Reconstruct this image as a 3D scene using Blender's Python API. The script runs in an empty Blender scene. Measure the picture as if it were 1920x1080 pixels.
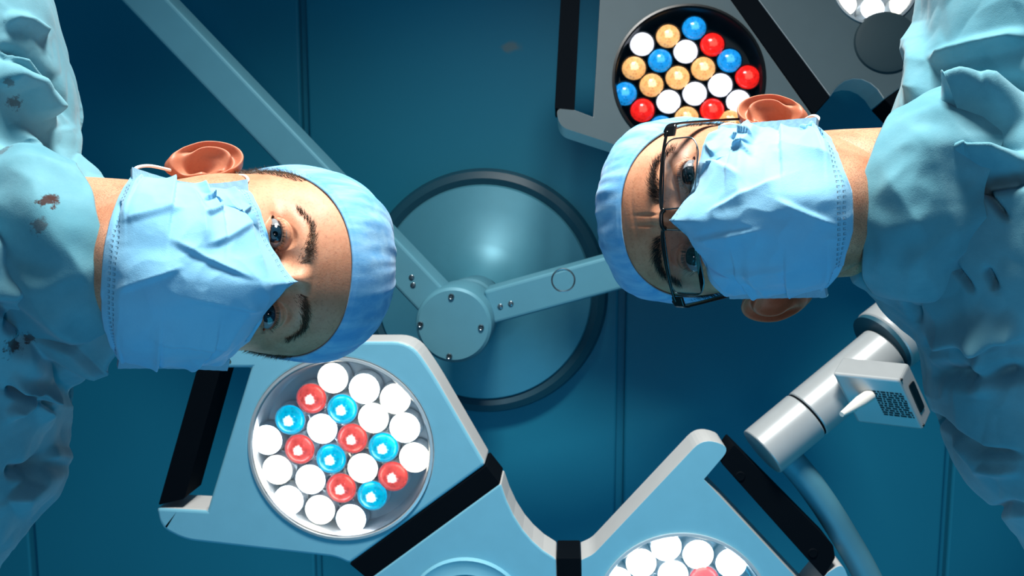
import bpy, bmesh, math, random
import numpy as np
from mathutils import Vector, Matrix, noise

random.seed(7); np.random.seed(7)
sc = bpy.context.scene
COL = sc.collection

# ------------------------------------------------------------------ camera
F = 1500.0                      # focal length in pixels of the 1920 px frame
CAM = Vector((0.0, 0.0, 0.95))  # eye of the patient on the table, looking up
ZEN = (1063.0, 368.0)           # where straight up lies in the frame
_d = Vector(((ZEN[0]-960)/F, -(ZEN[1]-540)/F, -1)).normalized()
_x = (Vector((1, 0, 0)) - _d*_d.x).normalized()
_y = _d.cross(_x)
R = Matrix((_x, _y, _d))        # camera -> world rotation (rows are the world axes seen by the camera)
cam_data = bpy.data.cameras.new('camera')
cam_data.sensor_width = 36.0
cam_data.lens = 36.0*F/1920.0
cam_data.clip_start = 0.01
cam_data.dof.use_dof = True
cam_data.dof.focus_distance = 0.63
cam_data.dof.aperture_fstop = 17.0
cam = bpy.data.objects.new('camera', cam_data); COL.objects.link(cam)
cam.matrix_world = Matrix.Translation(CAM) @ R.to_4x4()
sc.camera = cam

def ray(u, v):
    return R @ Vector(((u-960)/F, -(v-540)/F, -1.0))
def P(u, v, d):                 # point at depth d along the optical axis
    return CAM + ray(u, v)*d
def PZ(u, v, z):                # point on the horizontal plane at height z
    r = ray(u, v); return CAM + r*((z-CAM.z)/r.z)
def PP(u, v, o, n):             # point on a tilted plane
    r = ray(u, v); return CAM + r*((o-CAM).dot(n)/r.dot(n))
RI = R.transposed()
def project(w):
    c = RI @ (Vector(w)-CAM)
    return 960+F*c.x/(-c.z), 540-F*c.y/(-c.z), -c.z

# ------------------------------------------------------------------ exposure, world, lights
sc.view_settings.view_transform = 'Standard'
sc.view_settings.look = 'None'
sc.view_settings.gamma = 1.0
sc.view_settings.use_curve_mapping = False
sc.view_settings.exposure = 0.0
world = bpy.data.worlds.new('operating_room_air'); sc.world = world
world.use_nodes = True
bg = world.node_tree.nodes['Background']
bg.inputs[0].default_value = (0.06, 0.46, 0.66, 1)
bg.inputs[1].default_value = 0.19

def look_at(o, target):
    o.rotation_euler = (Vector(target)-o.location).to_track_quat('-Z', 'Y').to_euler()
def area(name, loc, target, size, power, col, sy=None, spread=180):
    l = bpy.data.lights.new(name, 'AREA'); l.energy = power; l.color = col
    l.size = size; l.spread = math.radians(spread)
    if sy: l.shape = 'RECTANGLE'; l.size_y = sy
    o = bpy.data.objects.new(name, l); COL.objects.link(o); o.location = loc; look_at(o, target)
    return o
area('exam_lamp_key', (0.05, -1.35, 1.46), (0.0, 0.05, 1.50), 0.35, 25, (1.0, 0.95, 0.88), spread=112)
area('teal_fill', (0.3, 1.6, 0.7), (0, 0.1, 1.6), 1.2, 10, (0.05, 0.60, 1.0))  # added teal fill, standing in for light bounced off blue drapes
area('camera_fill', (0.0, 0.05, 0.72), (0, 0.05, 1.6), 0.10, 0.85, (1.0, 0.84, 0.88))  # added fill beneath the camera, lifts the faces and gives catchlights

# ------------------------------------------------------------------ materials
def lin(h):
    h = h.lstrip('#'); c = [int(h[i:i+2], 16)/255 for i in (0, 2, 4)]
    return tuple(x/12.92 if x <= .04045 else ((x+.055)/1.055)**2.4 for x in c) + (1,)
class N:
    def __init__(s, name):
        s.m = bpy.data.materials.new(name); s.m.use_nodes = True
        s.t = s.m.node_tree; s.b = s.t.nodes['Principled BSDF']
        s.out = s.t.nodes['Material Output']
    def n(s, typ, **kw):
        nd = s.t.nodes.new(typ)
        for k, v in kw.items():
            if hasattr(nd, k) and not k[0].isupper(): setattr(nd, k, v)
            else: nd.inputs[k.replace('_', ' ')].default_value = v
        return nd
    def l(s, a, b): s.t.links.new(a, b)
    def tex(s, kind='Object'):
        if not hasattr(s, '_tc'): s._tc = s.n('ShaderNodeTexCoord')
        return s._tc.outputs[kind]
    def noise(s, scale, detail=4, rough=.55, coord=None, stretch=None, dist=0):
        nd = s.n('ShaderNodeTexNoise'); nd.inputs['Scale'].default_value = scale
        nd.inputs['Detail'].default_value = detail; nd.inputs['Roughness'].default_value = rough
        nd.inputs['Distortion'].default_value = dist
        c = coord or s.tex()
        if stretch:
            mp = s.n('ShaderNodeMapping'); mp.inputs['Scale'].default_value = stretch; s.l(c, mp.inputs[0]); c = mp.outputs[0]
        s.l(c, nd.inputs['Vector']); return nd.outputs['Fac']
    def math(s, op, a, b=None, c=None, clamp=False):
        nd = s.n('ShaderNodeMath'); nd.operation = op; nd.use_clamp = clamp
        for i, v in enumerate((a, b, c)):
            if v is None: continue
            if isinstance(v, (int, float)): nd.inputs[i].default_value = v
            else: s.l(v, nd.inputs[i])
        return nd.outputs[0]
    def smooth(s, v, a, b):
        nd = s.n('ShaderNodeMapRange'); nd.interpolation_type = 'SMOOTHSTEP'
        s.l(v, nd.inputs[0]); nd.inputs[1].default_value = a; nd.inputs[2].default_value = b
        return nd.outputs[0]
    def mix(s, f, a, b):
        nd = s.n('ShaderNodeMix'); nd.data_type = 'RGBA'
        for i, v in ((0, f), (6, a), (7, b)):
            if isinstance(v, (int, float, tuple)): nd.inputs[i].default_value = v
            else: s.l(v, nd.inputs[i])
        return nd.outputs[2]
    def bump(s, h, strength=.3, dist=.001, prev=None):
        nd = s.n('ShaderNodeBump'); nd.inputs['Strength'].default_value = strength; nd.inputs['Distance'].default_value = dist
        s.l(h, nd.inputs['Height'])
        if prev is not None: s.l(prev, nd.inputs['Normal'])
        return nd.outputs[0]
    def color(s, c):
        if isinstance(c, tuple): s.b.inputs['Base Color'].default_value = c
        else: s.l(c, s.b.inputs['Base Color'])
    def normal(s, c): s.l(c, s.b.inputs['Normal'])
    def set(s, **kw):
        for k, v in kw.items(): s.b.inputs[k.replace('_', ' ')].default_value = v
        return s

def paint(name, hexcol, rough=.4, metal=0, var=.06, scale=30, spec=.5):
    m = N(name); c = lin(hexcol)
    f = m.noise(scale, 5)
    m.color(m.mix(f, tuple(x*(1-var) for x in c[:3])+(1,), tuple(min(1, x*(1+var)) for x in c[:3])+(1,)))
    m.set(Roughness=rough, Metallic=metal, Specular_IOR_Level=spec)
    m.normal(m.bump(m.noise(400, 2), .05, .0005))
    return m.m

M = {}
M['ceiling'] = None
M['housing'] = paint('lamp_housing_grey', '#c9cdce', .35)
M['face'] = paint('lamp_underside_teal_lit', '#7fc4dc', .42)  # teal light from below put into the underside colour; sides stay grey
M['black'] = paint('black_rubber', '#060d14', .8, spec=.06)
M['handle'] = paint('handle_navy', '#0b2433', .4)
M['metal'] = paint('painted_steel', '#bcc4c8', .32, .25)
M['arm'] = paint('arm_teal_steel', '#5c9bb0', .5, .1, spec=.35)
M['canopy'] = paint('canopy_teal_satin', '#58a6be', .42, .2)
M['rim'] = paint('canopy_rim_dark', '#1f5468', .45)
M['screw'] = paint('screw_steel', '#7d8f98', .25, .9)
M['chrome'] = paint('reflector_chrome', '#dde5ea', .3, .45)
M['darkdish'] = paint('reflector_dark', '#141a1e', .3, .4)
M['beige'] = paint('camera_lens_beige', '#b7b09c', .35)
M['greyface'] = paint('lamp_underside_grey', '#4d6169', .55, spec=.3)
M['darkgrey'] = paint('dark_grey', '#33474f', .6, spec=.2)
M['white'] = paint('white_elastic', '#f1efe9', .8)
M['frame'] = paint('spectacle_black', '#0b0c0e', .25)
M['slot'] = paint('slot_black', '#03070a', .3)

def m_ceiling():
    m = N('teal_ceiling_panels')
    f = m.noise(1.3, 3)
    base = m.mix(f, lin('#1d7f9c'), lin('#278ead'))
    # the small tan stain left on the panel
    sp = PZ(960, 88, 2.85)
    vm = m.n('ShaderNodeVectorMath', operation='SUBTRACT'); m.l(m.tex('Object'), vm.inputs[0]); vm.inputs[1].default_value = sp
    mp = m.n('ShaderNodeMapping'); mp.inputs['Scale'].default_value = (33, 62, 0.0); mp.inputs['Rotation'].default_value = (0, 0, 0.5)
    m.l(vm.outputs[0], mp.inputs[0])
    ln = m.n('ShaderNodeVectorMath', operation='LENGTH'); m.l(mp.outputs[0], ln.inputs[0])
    d = m.math('ADD', ln.outputs['Value'], m.math('MULTIPLY', m.noise(40, 3), 1.2))
    k = m.math('SUBTRACT', 1.0, m.smooth(d, .9, 1.6))
    m.color(m.mix(m.math('MULTIPLY', k, .55), base, lin('#8a8676')))
    m.set(Roughness=.42, Specular_IOR_Level=.4)
    m.normal(m.bump(m.noise(60, 4), .08, .002))
    return m.m
M['ceiling'] = m_ceiling()

def m_skin(name, hexa, hexb, beard, stubble=.5):
    m = N(name)
    f = m.noise(26, 5, .6); g = m.noise(420, 3)
    c = m.mix(m.smooth(f, .35, .7), lin(hexa), lin(hexb))
    c = m.mix(m.math('MULTIPLY', m.smooth(g, .5, .75), .25), c, lin('#7d3f2a'))
    # ears redder
    at = m.n('ShaderNodeAttribute', attribute_name='zone')
    sep = m.n('ShaderNodeSeparateColor'); m.l(at.outputs['Color'], sep.inputs[0])
    c = m.mix(m.math('MULTIPLY', sep.outputs[0], .6), c, lin('#a5543c'))
    # beard stubble on the jaw and neck: dots of dark hair
    v = m.n('ShaderNodeTexVoronoi'); v.inputs['Scale'].default_value = 1150
    mp = m.n('ShaderNodeMapping'); mp.inputs['Scale'].default_value = (1, .55, 1); m.l(m.tex(), mp.inputs[0]); m.l(mp.outputs[0], v.inputs['Vector'])
    dots = m.math('SUBTRACT', 1.0, m.smooth(v.outputs['Distance'], .15, .5))
    k = m.math('MULTIPLY', m.math('MULTIPLY', dots, sep.outputs[1]), stubble)
    c = m.mix(k, c, lin(beard))
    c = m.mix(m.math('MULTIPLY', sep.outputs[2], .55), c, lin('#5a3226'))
    m.color(c)
    m.set(Roughness=.5, Specular_IOR_Level=.4, Subsurface_Weight=.25, Subsurface_Scale=.006)
    m.b.inputs['Subsurface Radius'].default_value = (1, .35, .2)
    n1 = m.bump(m.noise(700, 3), .25, .0006)
    m.normal(m.bump(m.noise(140, 4), .09, .001, n1))
    return m.m

def m_fabric(name, hexa, hexb, rough=.85, weave=1400, streak=None, trans=.0, nstr=.3, cs=9):
    m = N(name)
    f = m.noise(cs, 6, .6, stretch=streak)
    m.color(m.mix(m.smooth(f, .3, .72), lin(hexa), lin(hexb)))
    m.set(Roughness=rough, Specular_IOR_Level=.2, Sheen_Weight=.15)
    if trans: m.set(Transmission_Weight=0)
    n1 = m.bump(m.noise(weave, 2), nstr, .0005)
    m.normal(m.bump(m.noise(60, 4), .25, .002, n1))
    return m
def m_mask(name):
    m = m_fabric(name, '#70b7e0', '#86c6e8', .7, 1600); m.set(Sheen_Weight=.2, Sheen_Roughness=.6, Specular_IOR_Level=.4)
    uv = m.n('ShaderNodeUVMap', uv_map='uv'); sx = m.n('ShaderNodeSeparateXYZ'); m.l(uv.outputs[0], sx.inputs[0])
    # rows of heat-pressed stitch dots along the hems
    dash = m.smooth(m.math('SINE', m.math('MULTIPLY', sx.outputs[0], 330.0)), -.2, .3)
    rows = None
    for t0 in (.055, .085, .93, .955):
        r = m.math('SUBTRACT', 1.0, m.smooth(m.math('ABSOLUTE', m.math('SUBTRACT', sx.outputs[1], t0)), .003, .009))
        rows = r if rows is None else m.math('MAXIMUM', rows, r)
    h = m.math('MULTIPLY', rows, dash)
    old = m.b.inputs['Normal'].links[0].from_socket
    m.normal(m.bump(m.math('MULTIPLY', h, -1.0), .9, .0012, old))
    oc = m.b.inputs['Base Color'].links[0].from_socket
    m.color(m.mix(m.math('MULTIPLY', h, .35), oc, lin('#3a86ad')))
    return m.m
M['mask'] = m_mask('surgical_mask_blue')
M['band'] = m_fabric('mask_band_blue', '#7ea9c2', '#94bcd2', .75, 1200).m
M['cap'] = m_fabric('surgical_cap_blue', '#5aa3d8', '#8fc6ea', .85, 1500, streak=(1, .18, 1), cs=90).m
def m_gown(name):
    return m_fabric(name, '#528fa1', '#72aaba', .82, 1500)
def add_stains(m, spots):
    c = m.b.inputs['Base Color'].links[0].from_socket
    geo = m.n('ShaderNodeNewGeometry')
    for (p, r, a) in spots:
        vm = m.n('ShaderNodeVectorMath', operation='DISTANCE'); m.l(geo.outputs['Position'], vm.inputs[0]); vm.inputs[1].default_value = p
        d = m.math('ADD', vm.outputs['Value'], m.math('MULTIPLY', m.math('SUBTRACT', m.noise(190, 4, .7), .5), r*3.4))
        k = m.math('MULTIPLY', m.math('SUBTRACT', 1.0, m.smooth(d, r*.55, r*1.05)), a)
        c = m.mix(k, c, lin('#3c211c'))
    m.color(c)

def m_eye(name, inner, outer):
    m = N(name)
    sx = m.n('ShaderNodeSeparateXYZ'); m.l(m.tex('Object'), sx.inputs[0])
    r = m.math('SQRT', m.math('ADD', m.math('POWER', sx.outputs[0], 2.0), m.math('POWER', sx.outputs[1], 2.0)))
    ang = m.math('ARCTAN2', sx.outputs[1], sx.outputs[0])
    cmb = m.n('ShaderNodeCombineXYZ'); m.l(m.math('MULTIPLY', ang, 3.0), cmb.inputs[0]); m.l(m.math('MULTIPLY', r, 260.0), cmb.inputs[1])
    fib = m.noise(4, 3, .6, coord=cmb.outputs[0])
    iris = m.mix(fib, lin(inner), lin(outer))
    iris = m.mix(m.smooth(r, .0053, .0067), iris, lin('#06090d'))
    iris = m.mix(m.smooth(r, .0024, .0020), lin('#010203'), iris) if False else m.mix(m.smooth(r, .0019, .0024), lin('#010203'), iris)
    white = m.mix(m.noise(120, 3), lin('#8b959b'), lin('#7d7b7c'))
    c = m.mix(m.smooth(r, .0066, .0073), iris, white)
    m.color(c); m.set(Roughness=.08, Specular_IOR_Level=.6)
    return m.m
def m_hair(name, a, b):
    m = N(name); m.color(m.mix(m.noise(160, 2), lin(a), lin(b))); m.set(Roughness=.5, Specular_IOR_Level=.4); return m.m
def m_glass(name, tint=(.96, .98, 1, 1), refl=.9):
    m = N(name)
    tr = m.n('ShaderNodeBsdfTransparent'); tr.inputs[0].default_value = tint
    gl = m.n('ShaderNodeBsdfGlossy'); gl.inputs['Roughness'].default_value = .03; gl.inputs[0].default_value = (refl, refl, refl, 1)
    fr = m.n('ShaderNodeFresnel'); fr.inputs[0].default_value = 1.45
    mx = m.n('ShaderNodeMixShader'); m.l(fr.outputs[0], mx.inputs[0]); m.l(tr.outputs[0], mx.inputs[1]); m.l(gl.outputs[0], mx.inputs[2])
    m.l(mx.outputs[0], m.out.inputs[0]); return m.m
M['glass'] = m_glass('clear_cover_glass')
def m_bulb(name, col, hot, strength, hotmul, facets=0.35):
    # coloured lens with the lit diode in the middle
    m = N(name)
    sx = m.n('ShaderNodeSeparateXYZ'); m.l(m.tex('Object'), sx.inputs[0])
    r = m.math('SQRT', m.math('ADD', m.math('POWER', sx.outputs[0], 2.0), m.math('POWER', sx.outputs[1], 2.0)))
    v = m.n('ShaderNodeTexVoronoi'); v.inputs['Scale'].default_value = 190; m.l(m.tex('Object'), v.inputs['Vector'])
    rr = m.math('ADD', r, m.math('MULTIPLY', m.math('SUBTRACT', m.noise(260, 2), .5), .008))
    k = m.math('SUBTRACT', 1.0, m.smooth(rr, .005, .0095))
    c = m.mix(k, lin(col), lin(hot))
    s = m.math('MULTIPLY', m.math('ADD', m.math('MULTIPLY', k, hotmul-1.0), 1.0), strength)
    s = m.math('MULTIPLY', s, m.math('ADD', 1-facets, m.math('MULTIPLY', m.smooth(v.outputs['Distance'], .1, .6), facets*2)))
    m.color(lin(col)); m.set(Roughness=.15)
    m.l(c, m.b.inputs['Emission Color']); m.l(s, m.b.inputs['Emission Strength'])
    return m.m
M['b_white'] = m_bulb('bulb_lit_white', '#ffffff', '#ffffff', 5.0, 2.0, .1)
M['b_warm'] = m_bulb('bulb_lit_warm', '#ffefd8', '#fffaf0', 4.0, 2.2, .1)
M['b_red'] = m_bulb('bulb_lit_red', '#e0504a', '#ffd9d4', .75, 2.4, .3)
M['b_cyan'] = m_bulb('bulb_lit_cyan', '#00aed0', '#e8ffff', .85, 2.6, .3)
M['u_white'] = m_bulb('bulb_white', '#f3f5ff', '#ffffff', 1.1, 1.3, .2)
M['u_amber'] = m_bulb('bulb_amber', '#e3a765', '#ffe3b8', .8, 1.25, .35)
M['u_red'] = m_bulb('bulb_red', '#e41d16', '#ff5a4a', .8, 1.25, .35)
M['u_blue'] = m_bulb('bulb_blue', '#1583c8', '#58b4ee', .8, 1.25, .35)

# ------------------------------------------------------------------ mesh helpers
def empty(name, loc, label, cat, group=None):
    o = bpy.data.objects.new(name, None); COL.objects.link(o); o.location = loc
    o.empty_display_size = .05
    tag(o, label, cat, group); return o
def tag(o, label=None, cat=None, group=None, kind=None):
    for k, v in (('label', label), ('category', cat), ('group', group), ('kind', kind)):
        if v: o[k] = v
    return o
def link(me, name, mat, parent=None, mw=None, smooth=True):
    o = bpy.data.objects.new(name, me); COL.objects.link(o)
    if mat: me.materials.append(mat)
    if smooth: me.polygons.foreach_set('use_smooth', [True]*len(me.polygons))
    mw = mw or Matrix.Identity(4)
    if parent is not None:
        o.parent = parent; o.matrix_local = world_of(parent).inverted() @ mw
    else: o.matrix_world = mw
    return o
_W = {}
def world_of(o):
    m = o.matrix_basis.copy()
    p = o.parent
    while p is not None:
        m = p.matrix_basis @ m; p = p.parent
    return m
def mesh(name, V, Fc, mat, parent=None, mw=None, smooth=True):
    me = bpy.data.meshes.new(name); me.from_pydata([tuple(v) for v in V], [], [tuple(f) for f in Fc]); me.update()
    return link(me, name, mat, parent, mw, smooth)
def from_bm(name, bm, mat, parent=None, mw=None, smooth=True):
    bmesh.ops.recalc_face_normals(bm, faces=bm.faces)
    me = bpy.data.meshes.new(name); bm.to_mesh(me); bm.free()
    return link(me, name, mat, parent, mw, smooth)
def bevel(o, w, seg=3, ang=40):
    b = o.modifiers.new('bevel', 'BEVEL'); b.width = w; b.segments = seg; b.limit_method = 'ANGLE'; b.angle_limit = math.radians(ang)
    b.harden_normals = False
    return o
def sharp(o, ang=35):
    me = o.data
    bm = bmesh.new(); bm.from_mesh(me)
    for e in bm.edges:
        if len(e.link_faces) == 2 and e.calc_face_angle(0) > math.radians(ang): e.smooth = False
    bm.to_mesh(me); bm.free(); return o
def centred(o):                 # origin of a part at its own middle
    me = o.data; n = len(me.vertices); co = np.empty(n*3); me.vertices.foreach_get('co', co); co = co.reshape(-1, 3)
    c = Vector((co.min(0)+co.max(0))/2); me.transform(Matrix.Translation(-c)); o.matrix_basis = o.matrix_basis @ Matrix.Translation(c)
    return o
def frame_from(n, up=(0, 0, 1)):
    n = Vector(n).normalized(); up = Vector(up)
    if abs(n.dot(up)) > .97: up = Vector((0, 1, 0))
    x = up.cross(n).normalized(); y = n.cross(x); return x, y, n
def tube_bm(bm, pts, rad, n=20, cap=True):
    pts = [Vector(p) for p in pts]
    if not hasattr(rad, '__len__'): rad = [rad]*len(pts)
    t0 = (pts[1]-pts[0]).normalized(); x, y, _ = frame_from(t0)
    rings = []
    for i, p in enumerate(pts):
        t = (pts[min(i+1, len(pts)-1)]-pts[max(i-1, 0)]).normalized()
        x = (x - t*x.dot(t)).normalized(); y = t.cross(x)
        rings.append([bm.verts.new(p + (x*math.cos(a)+y*math.sin(a))*rad[i]) for a in [2*math.pi*k/n for k in range(n)]])
    for a, b in zip(rings, rings[1:]):
        for k in range(n): bm.faces.new((a[k], a[(k+1) % n], b[(k+1) % n], b[k]))
    if cap: bm.faces.new(rings[0][::-1]); bm.faces.new(rings[-1])
def tube(name, pts, rad, mat, parent, n=20, bev=0, ang=35):
    bm = bmesh.new(); tube_bm(bm, pts, rad, n); o = sharp(from_bm(name, bm, mat, parent), ang)
    if bev: bevel(o, bev, 2, 50)
    return centred(o)
def spline(pts, k=8):
    pts = [Vector(p) for p in pts]; q = [pts[0]*2-pts[1]]+pts+[pts[-1]*2-pts[-2]]; out = []
    for i in range(1, len(q)-2):
        a, b, c, d = q[i-1:i+3]
        for j in range(k):
            t = j/k
            out.append(.5*((2*b)+(c-a)*t+(2*a-5*b+4*c-d)*t*t+(3*b-a-3*c+d)*t**3))
    out.append(pts[-1]); return out
def lathe(name, prof, c, n, mat, parent, seg=64, ang=35, closed=False):
    x, y, n = frame_from(n); bm = bmesh.new(); rings = []
    for r, h in prof:
        if r < 1e-6: rings.append([bm.verts.new(Vector(c)+n*h)])
        else: rings.append([bm.verts.new(Vector(c)+n*h+(x*math.cos(2*math.pi*k/seg)+y*math.sin(2*math.pi*k/seg))*r) for k in range(seg)])
    prs = list(zip(rings, rings[1:]))
    if closed: prs.append((rings[-1], rings[0]))
    for a, b in prs:
        for k in range(seg):
            k2 = (k+1) % seg
            if len(a) == 1 and len(b) == 1: continue
            if len(a) == 1: bm.faces.new((a[0], b[k], b[k2]))
            elif len(b) == 1: bm.faces.new((a[k], b[0], a[k2]))
            else: bm.faces.new((a[k], a[k2], b[k2], b[k]))
    return centred(sharp(from_bm(name, bm, mat, parent), ang))
def prism(name, loops, up, mat, parent, bev=.003, facemat=None):
    """plate with an outline and holes (world points on one plane), thickened by the vector up"""
    bm = bmesh.new(); edges = []
    for lp in loops:
        dense = []
        for i, p in enumerate(lp):
            a, b_ = Vector(p), Vector(lp[(i+1) % len(lp)]); n = max(1, int((b_-a).length/.014))
            dense += [a.lerp(b_, j/n) for j in range(n)]
        vs = [bm.verts.new(p) for p in dense]
        edges += [bm.edges.new((vs[i], vs[(i+1) % len(vs)])) for i in range(len(vs))]
    bmesh.ops.triangle_fill(bm, use_beauty=True, use_dissolve=False, edges=edges)
    bmesh.ops.dissolve_degenerate(bm, dist=1e-6, edges=bm.edges)
    low = list(bm.faces)
    r = bmesh.ops.extrude_face_region(bm, geom=low)
    nv = [g for g in r['geom'] if isinstance(g, bmesh.types.BMVert)]
    bmesh.ops.translate(bm, verts=nv, vec=Vector(up))
    n = Vector(up).normalized(); p0 = Vector(loops[0][0])
    bmesh.ops.recalc_face_normals(bm, faces=bm.faces)
    for f in bm.faces:
        f.material_index = 1 if facemat and abs((f.calc_center_median()-p0).dot(n)) < 1e-4 and abs(f.normal.dot(n)) > .9 else 0
    o = from_bm(name, bm, mat, parent, smooth=False)
    if facemat: o.data.materials.append(facemat)
    centred(o)
    if bev: bevel(o, bev, 3, 50)
    return o
def rounded(pts, r=12, k=5, only=None):
    out = []; n = len(pts)
    for i, p in enumerate(pts):
        p = np.array(p, float); a = np.array(pts[i-1], float); b = np.array(pts[(i+1) % n], float)
        if only is not None and i not in only: out.append(tuple(p)); continue
        da, db = a-p, b-p; la, lb = np.hypot(*da), np.hypot(*db); q = min(r, la*.45, lb*.45)
        s, e = p+da/la*q, p+db/lb*q
        for j in range(k+1):
            t = j/k; out.append(tuple((1-t)**2*s+2*t*(1-t)*p+t*t*e))
    return out
def box_bm(bm, o, e1, e2, e3):
    o, e1, e2, e3 = map(Vector, (o, e1, e2, e3))
    v = [bm.verts.new(o+e1*i+e2*j+e3*k) for k in (0, 1) for j in (0, 1) for i in (0, 1)]
    for f in ((0, 1, 3, 2), (4, 5, 7, 6), (0, 1, 5, 4), (2, 3, 7, 6), (0, 2, 6, 4), (1, 3, 7, 5)): bm.faces.new([v[i] for i in f])
def box(name, o, e1, e2, e3, mat, parent, bev=.003):
    bm = bmesh.new(); box_bm(bm, o, e1, e2, e3); ob = from_bm(name, bm, mat, parent, smooth=False)
    centred(ob)
    if bev: bevel(ob, bev, 3, 30)
    return ob

# ------------------------------------------------------------------ ceiling
ZC = 2.85
def ceiling():
    bm = bmesh.new()
    xs = sorted([PZ(570, 150, ZC).x, PZ(1163, 800, ZC).x, PZ(1778, 900, ZC).x])
    w = xs[1]-xs[0]
    xs = [xs[0]-w*k for k in range(4, 0, -1)] + xs + [xs[-1]+w*k for k in range(1, 4)]
    ys = [-3.0, 3.0]; g = .009
    for a, b in zip(xs, xs[1:]):
        box_bm(bm, (a+g, ys[0], ZC), (b-a-2*g, 0, 0), (0, ys[1]-ys[0], 0), (0, 0, .03))
    box_bm(bm, (xs[0], ys[0], ZC+.022), (xs[-1]-xs[0], 0, 0), (0, ys[1]-ys[0], 0), (0, 0, .05))
    o = from_bm('ceiling', bm, M['ceiling'], None, smooth=False); bevel(o, .006, 3, 50)
    tag(o, kind='structure')
    bm = bmesh.new(); box_bm(bm, (xs[0], ys[0], -.05), (xs[-1]-xs[0], 0, 0), (0, ys[1]-ys[0], 0), (0, 0, .05))
    tag(from_bm('floor', bm, paint('floor_vinyl_teal', '#4fa6bb', .5), None, smooth=False), kind='structure')
ceiling()

# ------------------------------------------------------------------ ceiling mount with its two arms
def ceiling_mount():
    c = PZ(910, 546, ZC)
    root = empty('lamp_ceiling_mount', c, 'round ceiling hub with a large dish cover and two pale arms reaching out', 'lamp mount')
    dn = Vector((0, 0, -1))
    lathe('canopy', [(.262, .0), (.262, .03), (.25, .05), (.2, .062), (.12, .085), (.075, .11), (.05, .14)], c, dn, M['canopy'], root, 96)
    lathe('canopy_rim', [(.255, .0), (.288, .0), (.292, .02), (.284, .042), (.268, .05), (.255, .044)], c, dn, M['rim'], root, 96, closed=True)
    hub = PZ(850, 610, 2.335)
    hub0 = Vector((hub.x, hub.y, ZC))
    lathe('stem', [(.0, .05), (.052, .05), (.052, .25), (.060, .255), (.060, .29), (.055, .295), (.055, .40), (0, .40)], hub0, dn, M['arm'], root, 48)
    d = ZC-hub.z
    hb = lathe('hub', [(0, d-.13), (.066, d-.13), (.069, d-.11), (.069, d-.012), (.067, d-.004), (.062, d), (0, d)], hub0, dn, M['arm'], root, 64)
    for (u, v) in ((846, 552), (906, 614), (842, 672), (784, 608)):
        p = PZ(u, v, hub.z)
        p = hub + (p-hub)*.93
        lathe('screw', [(0, .0035), (.0018, .0035), (.0018, .0015), (.0042, .0035), (.0054, .002), (.0056, -.001), (0, -.001)], p, dn, M['screw'], hb, 20)
    za = 2.385
    def arm(u0, v0, u1, v1, za1, marks):
        a = PZ(u0, v0, za); b = PZ(u1, v1, za1)
        t = (b-a).normalized(); s = Vector((0, 0, 1)).cross(t).normalized(); up = t.cross(s)
        w, h = .064, .085
        o = box('arm', a-s*w/2, b-a, s*w, up*h, M['arm'], root, .006)
        for k, off in marks:
            p = a+t*k+s*off
            lathe('screw', [(0, .002), (.0035, .002), (.005, .001), (.0055, -.001), (0, -.001)], p, dn, M['screw'], o, 16)
        return o, a, b, t, s
    o, a, b, t, s = arm(915, 577, 1560, 400, za, [(.022, .004), (.042, .004)])
    lathe('arm_cover', [(.019, 0), (.0205, .0006), (.022, 0)], a+t*.145+s*-.012, dn, M['screw'], o, 32)
    arm(815, 570, 130, -147, za, [(.052, -.005), (.064, .003)])
ceiling_mount()

# ------------------------------------------------------------------ surgical lights
def circ(c, n, r, k=72):
    x, y, n = frame_from(n); return [Vector(c)+(x*math.cos(2*math.pi*i/k)+y*math.sin(2*math.pi*i/k))*r for i in range(k)]
def lamp_window(c, up, r, parent, dish, bulbs, plane, br, cover=True):
    """recessed dish with its diodes, set in the hole of a lamp head"""
    dn = -up
    d = lathe('reflector', [(r, .0), (r+.004, -.0005), (r+.004, .003), (r, .0035), (r-.002, 0), (r-.010, -.034), (0, -.036)], c, dn, dish, parent, 72)
    for (u, v, mat) in bulbs:
        p = PP(u, v, Vector(c)+up*.012, up)
        x, y, n = frame_from(dn)
        bm = bmesh.new(); rings = []; seg = 24
        prof = [(br*.96, -.020), (br, -.004), (br*.96, .001), (br*.8, .005), (br*.5, .008), (br*.2, .0092), (0, .0095)]
        for rr, h in prof:
            rings.append([bm.verts.new((rr*math.cos(2*math.pi*k/seg), rr*math.sin(2*math.pi*k/seg), h)) for k in range(seg)] if rr else [bm.verts.new((0, 0, h))])
        for a, b in zip(rings, rings[1:]):
            for k in range(seg):
                k2 = (k+1) % seg
                bm.faces.new((a[k], a[k2], b[0]) if len(b) == 1 else (a[k], a[k2], b[k2], b[k]))
        mw = Matrix.Translation(p) @ Matrix((x, y, n)).transposed().to_4x4()
        from_bm('bulb', bm, mat, parent, mw)
        lathe('bulb_collar', [(br*1.02, -.022), (br*1.02, -.002), (br*1.1, .0), (br*1.2, -.018)], p, dn, dish, parent, 24)
    if cover:
        o = lathe('cover_glass', [(0, .0015), (r-.0005, .0015), (r-.0005, -.0005), (0, -.0005)], c, dn, M['glass'], parent, 64)

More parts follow.
